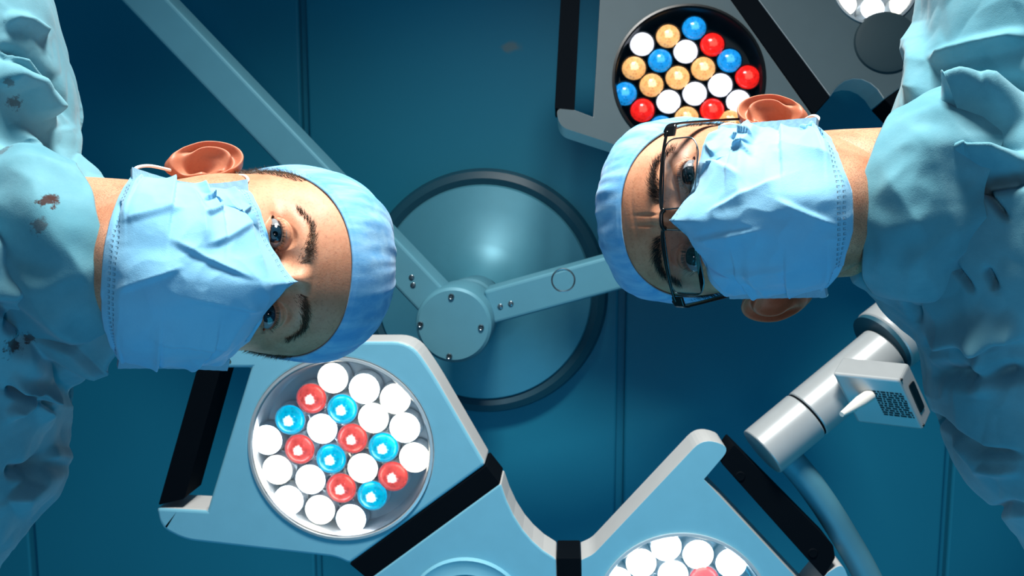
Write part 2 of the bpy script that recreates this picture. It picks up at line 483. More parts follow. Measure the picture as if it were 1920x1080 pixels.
def lower_light():
    z = CAM.z+1.15; up = Vector((0, 0, 1)); T = .062
    pz = lambda L: [PZ(u, v, z) for u, v in L]
    cen = PZ(876, 1157, z)
    root = empty('surgical_light', cen+up*T, 'pale blue surgical light with two lit heads of white, red and cyan bulbs', 'surgical light', 'surgical lights')
    # left head
    c1 = PZ(638, 843, z); r1 = (PZ(806, 843, z)-PZ(470, 843, z)).length/2
    L = [(420, 640), (770, 640), (812, 700), (911, 871), (655, 1058), (628, 1046), (345, 1014), (300, 990), (293, 952), (388, 957), (470, 690), (392, 690)]
    L = rounded(L, 40, 6, only={0, 1, 2, 5, 6, 7})
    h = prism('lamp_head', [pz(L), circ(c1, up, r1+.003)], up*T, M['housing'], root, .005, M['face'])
    B = M
    W, Wm, Rd, Cy = B['b_white'], B['b_warm'], B['b_red'], B['b_cyan']
    bl = [(624, 709, Wm), (584, 747, Rd), (642, 767, Cy), (683, 729, W), (741, 748, Wm), (544, 787, Cy), (604, 804, W), (700, 784, Wm), (759, 802, W), (501, 825, W),
          (562, 842, Rd), (661, 822, Rd), (621, 860, Cy), (719, 839, Cy), (777, 858, Wm), (520, 881, Wm), (582, 899, W), (680, 878, Wm), (640, 915, Rd), (737, 893, Rd),
          (698, 929, Cy), (541, 938, W), (600, 956, Wm), (658, 973, W)]
    br = r1*26.0/168
    lamp_window(c1, up, r1, h, M['chrome'], bl, None, br)
    hb = prism('handle', [pz(rounded([(297, 947), (346, 935), (414, 690), (370, 690)], 4))], up*T*.9, M['black'], h, .004)
    # joint strips
    prism('joint_strip', [pz([(912, 872), (938, 905), (690, 1087), (655, 1058)])], up*(T*1.02), M['black'], root, .002)
    prism('joint_strip', [pz([(1044, 1046), (1089, 1046), (1092, 1215), (1048, 1215)])], up*(T*1.02), M['black'], root, .002)
    # centre body
    Lc = [(939, 906), (950, 938), (963, 966), (980, 993), (998, 1014), (1018, 1032), (1043, 1048), (1047, 1214), (1010, 1290), (880, 1330), (740, 1270), (691, 1087)]
    rc = (PZ(995, 1157, z)-PZ(757, 1157, z)).length/2*.98
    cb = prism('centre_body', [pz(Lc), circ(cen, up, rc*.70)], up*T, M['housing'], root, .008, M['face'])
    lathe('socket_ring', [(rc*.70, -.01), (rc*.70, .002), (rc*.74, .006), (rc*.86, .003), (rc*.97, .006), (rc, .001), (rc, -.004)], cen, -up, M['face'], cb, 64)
    lathe('camera_lens', [(0, -.008), (rc*.64, -.010), (rc*.70, -.016)], cen, -up, M['beige'], cb, 48)
    lathe('lens_gasket', [(rc*.62, -.010), (rc*.64, -.004), (rc*.70, -.004), (rc*.70, -.02)], cen, -up, M['black'], cb, 48)
    # right head
    c2 = PZ(1280, 1157, z); r2 = (PZ(1442, 1157, z)-PZ(1118, 1157, z)).length/2
    L = [(1090, 1050), (1112, 1040), (1318, 822), (1372, 838), (1320, 899), (1520, 1112), (1552, 1074), (1580, 1056), (1620, 1160), (1560, 1300), (1400, 1370), (1180, 1350), (1093, 1214)]
    L = rounded(L, 34, 6, only={1, 2, 3, 7, 8, 9, 10, 11})
    h = prism('lamp_head', [pz(L), circ(c2, up, r2+.003)], up*T, M['housing'], root, .008, M['face'])
    g = [(1249, 1025, W), (1309, 1040, Wm), (1371, 1056, W), (1202, 1056, Wm), (1262, 1078, W), (1320, 1088, Rd), (1157, 1090, W), (1384, 1108, Cy), (1214, 1110, Cy),
         (1275, 1131, Rd), (1333, 1145, W), (1170, 1145, Wm), (1227, 1165, W), (1396, 1160, Wm), (1286, 1185, Cy), (1345, 1200, W), (1182, 1200, Rd), (1240, 1220, W), (1300, 1240, Wm), (1400, 1212, Rd), (1360, 1255, W)]
    lamp_window(c2, up, r2, h, M['chrome'], g, None, r2*26.0/160)
    prism('handle', [pz(rounded([(1376, 834), (1352, 868), (1544, 1082), (1566, 1046), (1562, 1022)], 4))], up*T*.9, M['black'], h, .004)
    for (u, v) in ((1388, 893), (1524, 1037)):
        p = PZ(u, v, z)
        lathe('handle_screw', [(0, .001), (.006, .0015), (.0075, 0), (.0075, -.002)], p, -up, M['black'], h, 24)
    # suspension, above the body
    a = PZ(760, 1290, z)
    tube('suspension_pole', [a+up*T*.5, (a.x, a.y, ZC)], .03, M['metal'], root, 32)
    return root
lower_light()

def upper_light():
    up = Vector((0.0, 0.20, 1)).normalized()
    o = P(1290, 145, 1.42); T = .062
    pp = lambda L: [PP(u, v, o, up) for u, v in L]
    cen = PP(1600, 60, o, up)
    root = empty('surgical_light', cen+up*T, 'grey surgical light above the man with glasses, red, amber, blue and white bulbs', 'surgical light', 'surgical lights')
    c1 = PP(1291, 146, o, up); r1 = (PP(1431, 146, o, up)-PP(1151, 146, o, up)).length/2
    L = [(1076, 206), (1042, 202), (1050, 238), (1195, 285), (1300, 312), (1440, 335), (1524, 218), (1352, -25), (1300, -110), (1090, -150), (1050, -120), (1052, -85), (1130, -85), (1113, 220)]
    L = rounded(L, 26, 6, only={1, 2, 5, 8, 9, 10})
    h = prism('lamp_head', [pp(L), circ(c1, up, r1+.003)], up*T, M['housing'], root, .008, M['greyface'])
    W, A, Rd, B = M['u_white'], M['u_amber'], M['u_red'], M['u_blue']
    bl = [(1204, 82, W), (1253, 67, A), (1302, 52, B), (1336, 83, Rd), (1286, 96, W), (1238, 113, B), (1189, 127, A), (1368, 113, B), (1402, 144, Rd), (1319, 128, A), (1271, 145, A),
          (1222, 159, A), (1172, 175, B), (1351, 159, W), (1303, 175, W), (1254, 190, W), (1205, 206, Rd), (1385, 190, W), (1336, 206, Rd), (1288, 221, A), (1240, 238, B), (1320, 245, W), (1370, 228, A)]
    lamp_window(c1, up, r1, h, M['darkdish'], bl, None, r1*23.0/141)
    prism('handle', [pp(rounded([(1040, 203), (1077, 207), (1092, -90), (1056, -90)], 4))], up*T*.9, M['black'], h, .004)
    prism('joint_strip', [pp([(1352, -25), (1395, -35), (1557, 182), (1526, 217)])], up*(T*1.02), M['black'], root, .002)
    prism('joint_strip', [pp([(1659, 187), (1688, 218), (1765, 170), (1735, 132)])], up*(T*1.02), M['black'], root, .002)
    c2 = PP(1640, -28, o, up); r2 = (PP(1728, -28, o, up)-PP(1552, -28, o, up)).length/2*.86
    Lc = [(1557, 181), (1564, 170), (1573, 160), (1585, 152), (1600, 148), (1616, 149), (1632, 156), (1646, 168), (1658, 186), (1735, 131), (1790, 60), (1790, -120), (1650, -190), (1500, -150), (1396, -36)]
    cb = prism('centre_body', [pp(Lc), circ(c2, up, r2+.003)], up*T, M['housing'], root, .008, M['greyface'])
    Wb, Wm = M['b_white'], M['b_warm']
    g = [(1584, 8, Wm), (1636, 16, Wb), (1690, 10, Wm), (1600, -40, Wb), (1655, -34, Wm), (1706, -40, Wb), (1572, -32, Wm), (1628, -84, Wm), (1680, -84, Wb)]
    lamp_window(c2, up, r2, cb, M['chrome'], g, None, r2*.27)
    lathe('dark_disc', [(.0, .007), (.046, .007), (.054, .004), (.057, -.002)], PP(1662, 80, o, up), -up, M['darkgrey'], cb, 48)  # flat dark disc on the centre body
    hp = PP(1640, 40, o, up)
    tube('suspension_pole', [hp+up*T*.5, (hp.x, hp.y, ZC)], .03, M['metal'], root, 32)
    return root
upper_light()

# ------------------------------------------------------------------ jointed ceiling arm with the control box
def control_arm():
    d = 1.18
    base = P(1720, 600, d+.05)
    root = empty('jointed_arm', base, 'pale jointed metal arm with a small control box, beside the right gown', 'support arm')
    a = P(1440, 838, d); b = P(1660, 655, d+.02); t = (b-a).normalized()
    s1 = a+t*.075
    tube('joint_end', [a-t*.012, s1-t*.0015], .0385, M['metal'], root, 40, .002)
    tube('joint_collar', [s1-t*.003, s1+t*.003], .0368, M['black'], root, 40)
    tube('tube', [s1+t*.0015, s1+t*.155], .0385, M['metal'], root, 40, .002)
    tube('inner_tube', [s1+t*.15, b+t*.05], .027, M['metal'], root, 32)
    b1 = P(1655, 642, d+.03); b2 = P(2060, 325, d+.10)
    sl = tube('sleeve', [b1, b2], .052, M['metal'], root, 48, .004)
    tb = (b2-b1).normalized()
    tube('sleeve_collar', [b1-tb*.006, b1+tb*.004], .0505, M['rim'], root, 48)
    # carried by the ceiling outside the frame
    tube('ceiling_post', [b2-tb*.03, (b2.x, b2.y, ZC)], .05, M['metal'], root, 40)
    # curved branch
    pts = spline([P(1452, 835, d+.005), P(1490, 872, d+.012), P(1535, 930, d+.02), P(1580, 1000, d+.03), P(1628, 1085, d+.04), P(1690, 1220, d+.06), P(1730, 1330, d+.09)], 8)
    tube('curved_branch', pts, .0205, M['arm'], root, 24)
    # control box
    k = d/F
    O = P(1560, 700, d-.05)
    px = lambda x, y, z: (R @ Vector((x, -y, -z)))*k*.96
    e1, e2, e3 = px(108, 8, -40), px(64, 99, 40), px(38, -27, 45)
    bx = box('control_box', O, e1, e2, e3, M['metal'], root, .004)
    n1 = e1.cross(e2).normalized()
    if n1.dot(O-CAM) > 0: n1 = -n1
    # label of dark print rows on the face turned to the table
    bm = bmesh.new()
    for i in range(11):
        x0 = .50
        while x0 < .93:
            w = random.uniform(.025, .09)
            box_bm(bm, O+e1*x0+e2*(.27+.046*i)+n1*.0002, e1*min(w, .95-x0), e2*.028, n1*.0005)
            x0 += w+.018
    from_bm('printed_label', bm, M['darkgrey'], bx, smooth=False)
    n2 = e2.cross(e3).normalized()
    if n2.dot(e1) < 0: n2 = -n2
    q = O+e1
    def fp(a, b): return q+e2*a+e3*b+n2*.0004
    lp = rounded([(.22, .30), (.74, .24), (.76, .66), (.26, .74)], .06, 4)
    bm = bmesh.new(); f = bm.faces.new([bm.verts.new(fp(a, b)) for a, b in lp])
    r = bmesh.ops.extrude_face_region(bm, geom=[f]); bmesh.ops.translate(bm, verts=[g for g in r['geom'] if isinstance(g, bmesh.types.BMVert)], vec=n2*.0012)
    from_bm('switch', bm, M['slot'], bx, smooth=False)
    for a, b in ((.02, .08), (.93, .1)):
        lathe('box_screw', [(0, .001), (.0018, .001), (.0022, -.001)], fp(a, b), n2, M['slot'], bx, 12)
    lathe('box_screw', [(0, .001), (.0018, .001), (.0022, -.001)], O+e1*.08+e2*.72+n1*.0003, n1, M['slot'], bx, 12)
    p0 = O+e1*.42+e2*.38; p1 = P(1578, 777, d-.09)
    tube('nozzle', [p0, p0.lerp(p1, .35), p1.lerp(p0, .08), p1], [.0085, .0085, .0042, .0035], M['white'], root, 24)
control_arm()
#PEOPLE
# ------------------------------------------------------------------ people
def pchip(xk, yk, x):
    xk = np.asarray(xk, float); yk = np.asarray(yk, float); x = np.clip(np.asarray(x, float), xk[0], xk[-1])
    h = np.diff(xk); s = np.diff(yk)/h; n = len(xk); d = np.zeros(n)
    for i in range(1, n-1):
        if s[i-1]*s[i] > 0:
            w1, w2 = 2*h[i]+h[i-1], h[i]+2*h[i-1]; d[i] = (w1+w2)/(w1/s[i-1]+w2/s[i])
    d[0], d[-1] = s[0], s[-1]
    k = np.clip(np.searchsorted(xk, x)-1, 0, n-2); t = (x-xk[k])/h[k]
    return (2*t**3-3*t**2+1)*yk[k]+(t**3-2*t**2+t)*h[k]*d[k]+(-2*t**3+3*t**2)*yk[k+1]+(t**3-t**2)*h[k]*d[k+1]
def sst(x, a, b):
    t = np.clip((x-a)/(b-a), 0, 1); return t*t*(3-2*t)
def gs(x, y, cx, cy, sx, sy, rot=0):
    dx, dy = x-cx, y-cy
    if rot:
        c, s = math.cos(rot), math.sin(rot); dx, dy = dx*c+dy*s, -dx*s+dy*c
    return np.exp(-(dx/sx)**2-(dy/sy)**2)

# outline of a head in millimetres: height, front, back, half width, middle
HY = [-134, -130, -124, -116, -104, -92, -80, -66, -50, -34, -16, 0, 14, 28, 46, 64, 82, 98, 109, 115, 118]
HF = [-52, -26, -6, 8, 13, 11, 16, 18, 17, 14, 12, 12, 16, 19, 20, 15, 3, -16, -38, -56, -76]
HB = [-118, -120, -122, -126, -132, -137, -142, -146, -151, -157, -163, -167, -170, -171, -168, -160, -147, -128, -110, -96, -76]
HW = [20, 27, 34, 41, 49, 55, 59, 62.5, 65.5, 68, 69.5, 70.5, 73, 75.5, 77, 75.5, 69.5, 57, 40, 24, 1]
HM = [-72, -66, -60, -58, -58, -60, -62, -64, -66, -70, -74, -76, -77, -78, -78, -78, -78, -77, -76, -76, -76]
JAW = [0.05]
def loft(y, phi, wide=1.0, crown=0.0):
    yy = np.where(y > 40, 40+(y-40)*(78.0/(78.0+crown)), y)
    f, b, w, m = (pchip(HY, K, yy) for K in (HF, HB, HW, HM))
    w = w*wide*(1-JAW[0]*sst(-yy, 15, 65))
    sn, cs = np.sin(phi), np.cos(phi)
    ex = 2.0/np.where(cs > 0, 2.25, 2.05)
    x = w*np.sign(sn)*np.abs(sn)**ex
    z = m+np.where(cs > 0, f-m, m-b)*np.sign(cs)*np.abs(cs)**ex
    return x, z

def eye_shape(dx, side, open_up, open_lo):
    """height of upper and lower lid edge; dx positive towards the temple"""
    t = np.clip(dx/14.2, -1, 1)
    up = open_up*(1-np.abs(t)**2.2)*(1-.12*t)+.5*t-3.0
    lo = -open_lo*(1-np.abs(t)**2.0)*(1+.15*t)+.5*t-3.0
    return up, lo

class Head:
    """origin between the eyeballs, +y to the crown, +z out of the face, millimetres"""
    EX, EZ, ER = 31.5, -3.5, 12.0
    def __init__(s, wide=1.0, crown=0.0, up=4.4, lo=4.2, brow_down=0.0, frown=0.0, nose=1.0):
        s.wide, s.crown = wide, crown
        ys = [-134]
        while ys[-1] < 118+crown-.01:
            y = ys[-1]; st = .55 if -15 < y < 20 else (1.0 if -60 < y < 45 else 1.7)
            if y > 100+crown: st = 1.0
            ys.append(min(y+st, 118+crown))
        ys = np.array(ys)
        xs = np.concatenate([np.linspace(0, .82, 150)[:-1], np.linspace(.82, math.pi/2, 34)[:-1], np.linspace(math.pi/2, math.pi, 46)])
        ph = np.concatenate([xs, -xs[1:-1][::-1]]); s.nph = len(ph)
        Y, PH = np.meshgrid(ys, ph, indexing='ij')
        X, Z = loft(Y, PH, wide, crown)
        fr = sst(np.cos(PH), .05, .45)
        ax = np.abs(X)
        D = np.zeros_like(X)
        D += 3.6*gs(ax, Y, 26, 17-brow_down, 24, 8)              # brow ridge
        D += 2.0*gs(X, Y, 0, 14, 9, 9)
        D -= 6.0*gs(ax, Y, 15, 1, 8, 10)                         # inner eye hollow
        D -= 4.5*gs(ax, Y, 33, 3, 19, 9)                         # socket
        D -= 2.0*gs(ax, Y, 34, -15, 14, 6)
        D += 4.0*gs(ax, Y, 48, -26, 17, 13)                      # cheekbone
        D -= 4.0*gs(ax, Y, 44, -66, 14, 20)
        D -= 3.0*gs(ax, Y, 60, 22, 12, 16)                       # temple
        D += 6*gs(X, Y, 0, -112, 15, 9)                          # chin
        nh = pchip([-70, -60, -52, -42, -25, -8, 6, 14, 24], [0, 4, 17, 23, 17.5, 11.5, 8, 5, 0], Y)*nose
        nw = pchip([-70, -52, -42, -25, -8, 6, 24], [13, 13, 11.5, 9, 7.2, 6.8, 9], Y)
        D += nh*np.exp(-(ax/nw)**2.4)
        D += 8*gs(ax, Y, 14, -50, 5.5, 6.5)                      # wings of the nose
        D += 5.0*gs(X, Y, 0, -72, 20, 5)+4.5*gs(X, Y, 0, -83, 17, 5)-4.5*gs(X, Y, 0, -77.5, 22, 1.8)
        D -= 1.5*gs(X, Y, 0, -64, 3, 5)
        if frown:
            for cx in (-4.5, 3.5): D -= frown*gs(X, Y, cx, 24, 1.3, 9)
            for cy in (38, 47, 55): D -= frown*.5*gs(X, Y-2*np.sin(X/14), 0, cy, 34, 1.5)
        Z = Z+D*fr
        # lids wrapped over the eyeballs, with the opening between them
        for sd in (-1, 1):
            dx = (X-sd*s.EX)*sd; dy = Y
            r2 = dx**2+dy**2
            Rl = s.ER+1.25
            lid = s.EZ+np.sqrt(np.clip(Rl**2-r2, 0, None))
            k = sst(np.sqrt(r2), Rl*1.0, Rl*.80)
            base = Z
            blend = np.where(r2 < Rl**2, np.maximum(lid, base*.35+lid*.65), base)
            Z = np.where(fr > .2, base*(1-k)+blend*k, Z)
            u, l = eye_shape(dx, sd, up, lo)
            # crease over the upper lid, bags under the lower
            Z -= fr*1.5*np.exp(-((dy-(u+4.2))/1.3)**2)*sst(np.abs(dx), 17, 9)
            Z += fr*.9*np.exp(-((dy-(u+.9))/1.0)**2)*sst(np.abs(dx), 15, 12)
            Z += fr*.8*np.exp(-((dy-(l-.9))/1.0)**2)*sst(np.abs(dx), 15, 12)
            Z -= fr*.8*np.exp(-((dy-(l-6.5-.02*dx*dx))/1.4)**2)*sst(np.abs(dx), 16, 9)
            ins = np.where(np.abs(dx) < 14.1, np.minimum(u-dy, dy-l), -1.0)
            Z -= fr*7.0*sst(ins, -.25, .45)*(np.abs(dx) < 14.6)
        s.X, s.Y, s.Z, s.PH, s.ys, s.ph = X, Y, Z, PH, ys, ph
        # outermost depth of the face over x, y
        s.gx = np.arange(-95, 96, 1.0); s.gy = np.arange(-140, 130, 1.0)
        G = np.full((len(s.gy), len(s.gx)), -999.0)
        sel = np.cos(PH) > -.05
        ix = np.clip(np.round(X[sel]+95).astype(int), 0, 190); iy = np.clip(np.round(Y[sel]+140).astype(int), 0, 269)
        np.maximum.at(G, (iy, ix), Z[sel])
        for _ in range(6):
            n = np.full(G.shape, -999.0)
            for a in (-1, 0, 1):
                for b in (-1, 0, 1): n = np.maximum(n, np.roll(np.roll(G, a, 0), b, 1))
            G = np.where(G < -900, n, G)
        for _ in range(4):
            n = sum(np.roll(np.roll(np.maximum(G, -120), a, 0), b, 1) for a in (-1, 0, 1) for b in (-1, 0, 1))/9
            G = np.where(G < -900, G, np.maximum(n, G-1.5))
        s.G = G
    def face_z(s, x, y):
        ix = np.clip(np.round(x+95).astype(int), 0, 190); iy = np.clip(np.round(y+140).astype(int), 0, 269)
        g = s.G[iy, ix]; return np.where((y < -131) | (g < -900), -200, g)
    def verts_faces(s):
        ny, n = s.X.shape
        V = np.stack([s.X, s.Y, s.Z], -1).reshape(-1, 3)
        i, j = np.meshgrid(np.arange(ny-1), np.arange(n), indexing='ij'); j2 = (j+1) % n
        Fc = np.stack([i*n+j, i*n+j2, (i+1)*n+j2, (i+1)*n+j], -1).reshape(-1, 4).tolist()
        Fc.append(list(range(n))[::-1]); Fc.append([(ny-1)*n+k for k in range(n)])
        return V, Fc

def ear(side, pos, flare, size=1.0):
    """ear as a folded sheet with a rolled rim; returns verts in head millimetres"""
    nr, na = 34, 88
    V = []; 
    rho = np.linspace(0, 1, nr); th = np.linspace(0, 2*math.pi, na, endpoint=False)
    RH, TH = np.meshgrid(rho, th, indexing='ij')
    # outline: wide above, narrow lobe below; u up, v to the back
    ro = 31+3*np.cos(2*TH)  # along u at th=0
    wv = np.where(np.cos(TH) > 0, 19.5, 19.5-5.5*np.abs(np.cos(TH))**1.5)
    u = 32*np.cos(TH)*RH*np.where(np.cos(TH) < 0, .97, 1); v = wv*np.sin(TH)*RH
    v = v+2.5*RH*np.cos(TH)
    f = np.zeros_like(u)
    back = sst(np.sin(TH), -.75, .1)
    top = sst(np.cos(TH), -.75, .0)
    rim = np.maximum(back*sst(np.cos(TH), -.98, -.6), top)
    f += 5.2*np.exp(-((RH-.90)/.075)**2)*rim                    # helix
    f -= 2.4*np.exp(-((RH-.73)/.07)**2)*rim*sst(np.cos(TH), -.7, -.2)   # scapha groove
    f += 6.0*np.exp(-((RH-.56)/.10)**2)*back*sst(np.cos(TH), -.95, -.3)  # antihelix
    f -= 14*np.exp(-(((u+3)/13.5)**2+((v+3)/8.0)**2)**1.3)    # concha
    f += 6.0*np.exp(-((u+4)/6.0)**2-((v+13)/3.6)**2)           # tragus
    f += 4.0*np.exp(-((u+14)/4.5)**2-((v-3)/4.5)**2)           # antitragus
    f += 6.0*np.exp(-((u+25)/8)**2-((v-0)/9)**2)               # lobe
    f += 3.4*np.exp(-((v+.45*u-(-4))/2.2)**2)*np.exp(-((u-8)/9)**2)*(v < 3)   # root of the helix
    f -= 5.0*sst(RH, .93, 1.0)
    front = np.stack([u, v, f], -1).reshape(-1, 3)
    # rear side
    g = -9.0+6.0*RH**2-8*(1-RH)
    g = np.where(RH > .96, f*0-4.5, g)
    rear = np.stack([u*.985, v*.985, g], -1).reshape(-1, 3)
    V = np.concatenate([front, rear])*np.array([size, size, size])
    Fc = []
    for i in range(nr-1):
        for j in range(na):
            j2 = (j+1) % na; a, b, c, d = i*na+j, i*na+j2, (i+1)*na+j2, (i+1)*na+j
            Fc.append((a, b, c, d) if side < 0 else (d, c, b, a))
            o = nr*na; Fc.append((d+o, c+o, b+o, a+o) if side < 0 else (a+o, b+o, c+o, d+o))
    for j in range(na):
        j2 = (j+1) % na; a, b = (nr-1)*na+j, (nr-1)*na+j2; o = nr*na
        Fc.append((a, b, b+o, a+o))
    c, sn = math.cos(flare), math.sin(flare)
    # v axis runs backwards and outwards, the front of the sheet looks outwards and forwards
    W = np.zeros_like(V)
    uu, vv, ff = V[:, 0], V[:, 1]+15*size, V[:, 2]
    tilt = .18
    uy = uu*math.cos(tilt)+vv*math.sin(tilt)*.6
    vv2 = vv*math.cos(tilt)-(-uu)*math.sin(tilt)*.0+uu*math.sin(tilt)*.8
    W[:, 0] = side*(pos[0]+vv2*sn+ff*c); W[:, 1] = pos[1]+uy; W[:, 2] = pos[2]-vv2*c+ff*sn
    return W, Fc

def strands(name, roots, dirs, lens, rad, mat, parent, mw, bend=None):
    V = []; Fc = []
    for p, d, L in zip(roots, dirs, lens):
        p = Vector(p); d = Vector(d).normalized(); x, y, _ = frame_from(d)
        o = len(V); b = Vector(bend)*L if bend is not None else Vector((0, 0, 0))
        for k, (t, r) in enumerate(((0, 1), (.55, .75))):
            c = p+d*L*t+b*t*t
            for a in (0, 2.094, 4.189): V.append(c+(x*math.cos(a)+y*math.sin(a))*rad*r)
        V.append(p+d*L+b)
        for k in range(3):
            k2 = (k+1) % 3; Fc.append((o+k, o+k2, o+3+k2, o+3+k)); Fc.append((o+3+k, o+3+k2, o+6))
    return mesh(name, np.array([tuple(v) for v in V])*.001, Fc, mat, parent, mw)

def los_matrix(u, v, d, roll, yaw, pitch):
    """placing of a head: eyes at the pixel, turned from looking straight into the lens"""
    o = P(u, v, d); z = (CAM-o).normalized()
    xi = (R @ Vector((1, 0, 0))); xi = (xi-z*xi.dot(z)).normalized(); yi = z.cross(xi)
    B = Matrix((xi, yi, z)).transposed()
    rot = B @ Matrix.Rotation(roll, 3, 'Z') @ Matrix.Rotation(yaw, 3, 'Y') @ Matrix.Rotation(-pitch, 3, 'X')
    return Matrix.Translation(o) @ rot.to_4x4()

def hill(d, w): return math.exp(-(d/w)**2)
def seg_dist(p, a, b):
    ab = b-a; t = np.clip(((p-a)@ab)/(ab@ab), 0, 1)[:, None]; q = a+ab*t
    dlt = p-q; return np.hypot(dlt[:, 0], dlt[:, 1]), t[:, 0], (ab[0]*dlt[:, 1]-ab[1]*dlt[:, 0])/math.hypot(*ab)

def ridged(p, sc_, off=0):
    return 1-abs(noise.noise((p[0]*sc_[0]+off, p[1]*sc_[1]+off*1.7, p[2]*sc_[2]-off)))*2

def gown(name, parent, balls, folds, mat, seed=0, voxel=.0045, wr=(.0062, .0042)):
    """a gown grown over the body: tapered limbs and trunk merged to one skin, then creased"""
    bm = bmesh.new()
    for chain in balls:
        for (a, ra), (b, rb) in zip(chain, chain[1:]):
            n = max(2, int((b-a).length/.012))
            tube_bm(bm, [a.lerp(b, i/n) for i in range(n+1)], [ra+(rb-ra)*i/n for i in range(n+1)], 28)
        for (a, ra) in chain:
            bmesh.ops.create_icosphere(bm, subdivisions=3, radius=ra, matrix=Matrix.Translation(a))
    me = bpy.data.meshes.new('tmp'); bm.to_mesh(me); bm.free()
    o = bpy.data.objects.new('tmp', me); COL.objects.link(o)
    md = o.modifiers.new('r', 'REMESH'); md.mode = 'VOXEL'; md.voxel_size = voxel
    s = o.modifiers.new('s', 'SMOOTH'); s.iterations = 20; s.factor = .5
    dg = bpy.context.evaluated_depsgraph_get(); dg.update()
    m2 = bpy.data.meshes.new_from_object(o.evaluated_get(dg))
    bpy.data.objects.remove(o); bpy.data.meshes.remove(me)
    bm = bmesh.new(); bm.from_mesh(m2)
    for q in (2,):
        ed = set()
        for f in bm.faces:
            u_, v_, d_ = project(f.calc_center_median())
            if d_ > .1 and -90 < u_ < 2010 and -90 < v_ < 1170 and (f.normal @ Vector((0, 0, 1)) if False else f.normal.dot((CAM-f.calc_center_median()).normalized())) > -.35: ed.update(f.edges)
        bmesh.ops.subdivide_edges(bm, edges=list(ed), cuts=q, use_grid_fill=True, smooth=.6)
    bm.to_mesh(m2); bm.free()
    n = len(m2.vertices); co = np.empty(n*3); m2.vertices.foreach_get('co', co); co = co.reshape(-1, 3)
    no = np.empty(n*3); m2.vertices.foreach_get('normal', no); no = no.reshape(-1, 3)
    D = np.zeros(n)
    c = (co-np.array(CAM)) @ np.array(R)
    front = (no @ np.array(R))[:, 2] > -.55
    zz = np.minimum(c[:, 2], -1e-3)
    px = np.stack([960+F*c[:, 0]/-zz, 540-F*c[:, 1]/-zz], -1)
    px[c[:, 2] > -.02] = 1e5
    near = (np.abs(px[:, 0]-960) < 1500) & (np.abs(px[:, 1]-540) < 1100)
    for i in range(n):
        p = co[i]
        if near[i]:
            a = ridged(p, (9, 5, 7), seed)
            b = ridged(p+0.03*noise.noise(p*9), (22, 11, 17), seed+5)
            e = noise.noise((p[0]*45+seed, p[1]*30, p[2]*38))
            D[i] = wr[0]*(a*abs(a))+wr[1]*b*max(0, .4+a)+.0010*e+wr[1]*.55*abs(noise.noise((p[0]*60+seed, p[1]*38, p[2]*52)))*(1 if a > 0 else .4)
        else: D[i] = wr[0]*ridged(p, (9, 5, 3), seed)
    for pts, w, amp, kind in folds:
        pts = np.array(pts, float)
        best = np.full(n, 1e9); sg = np.zeros(n); tt = np.zeros(n)
        for k in range(len(pts)-1):
            d, t, sgn = seg_dist(px, pts[k], pts[k+1])
            m = d < best; best[m] = d[m]; sg[m] = sgn[m]; tt[m] = (k+t[m])/(len(pts)-1)
        taper = np.minimum(1, np.minimum(tt, 1-tt)*5+.12)
        if kind == 'ridge': D += front*1.35*amp*taper*np.exp(-(best/(w*.8))**2)
        elif kind == 'step':            # one side lifted over the other, like overlapping cloth
            D += front*1.3*amp*taper*((.5+.5*np.tanh(sg/(w*.22)))*np.exp(-(best/(w*2.6))**2)*1.25-.3*np.exp(-(best/w)**2))
    co = co+no*D[:, None]
    m2.vertices.foreach_set('co', co.ravel()); m2.update()
    m2.materials.clear()
    ob = link(m2, name, mat, parent)
    return ob

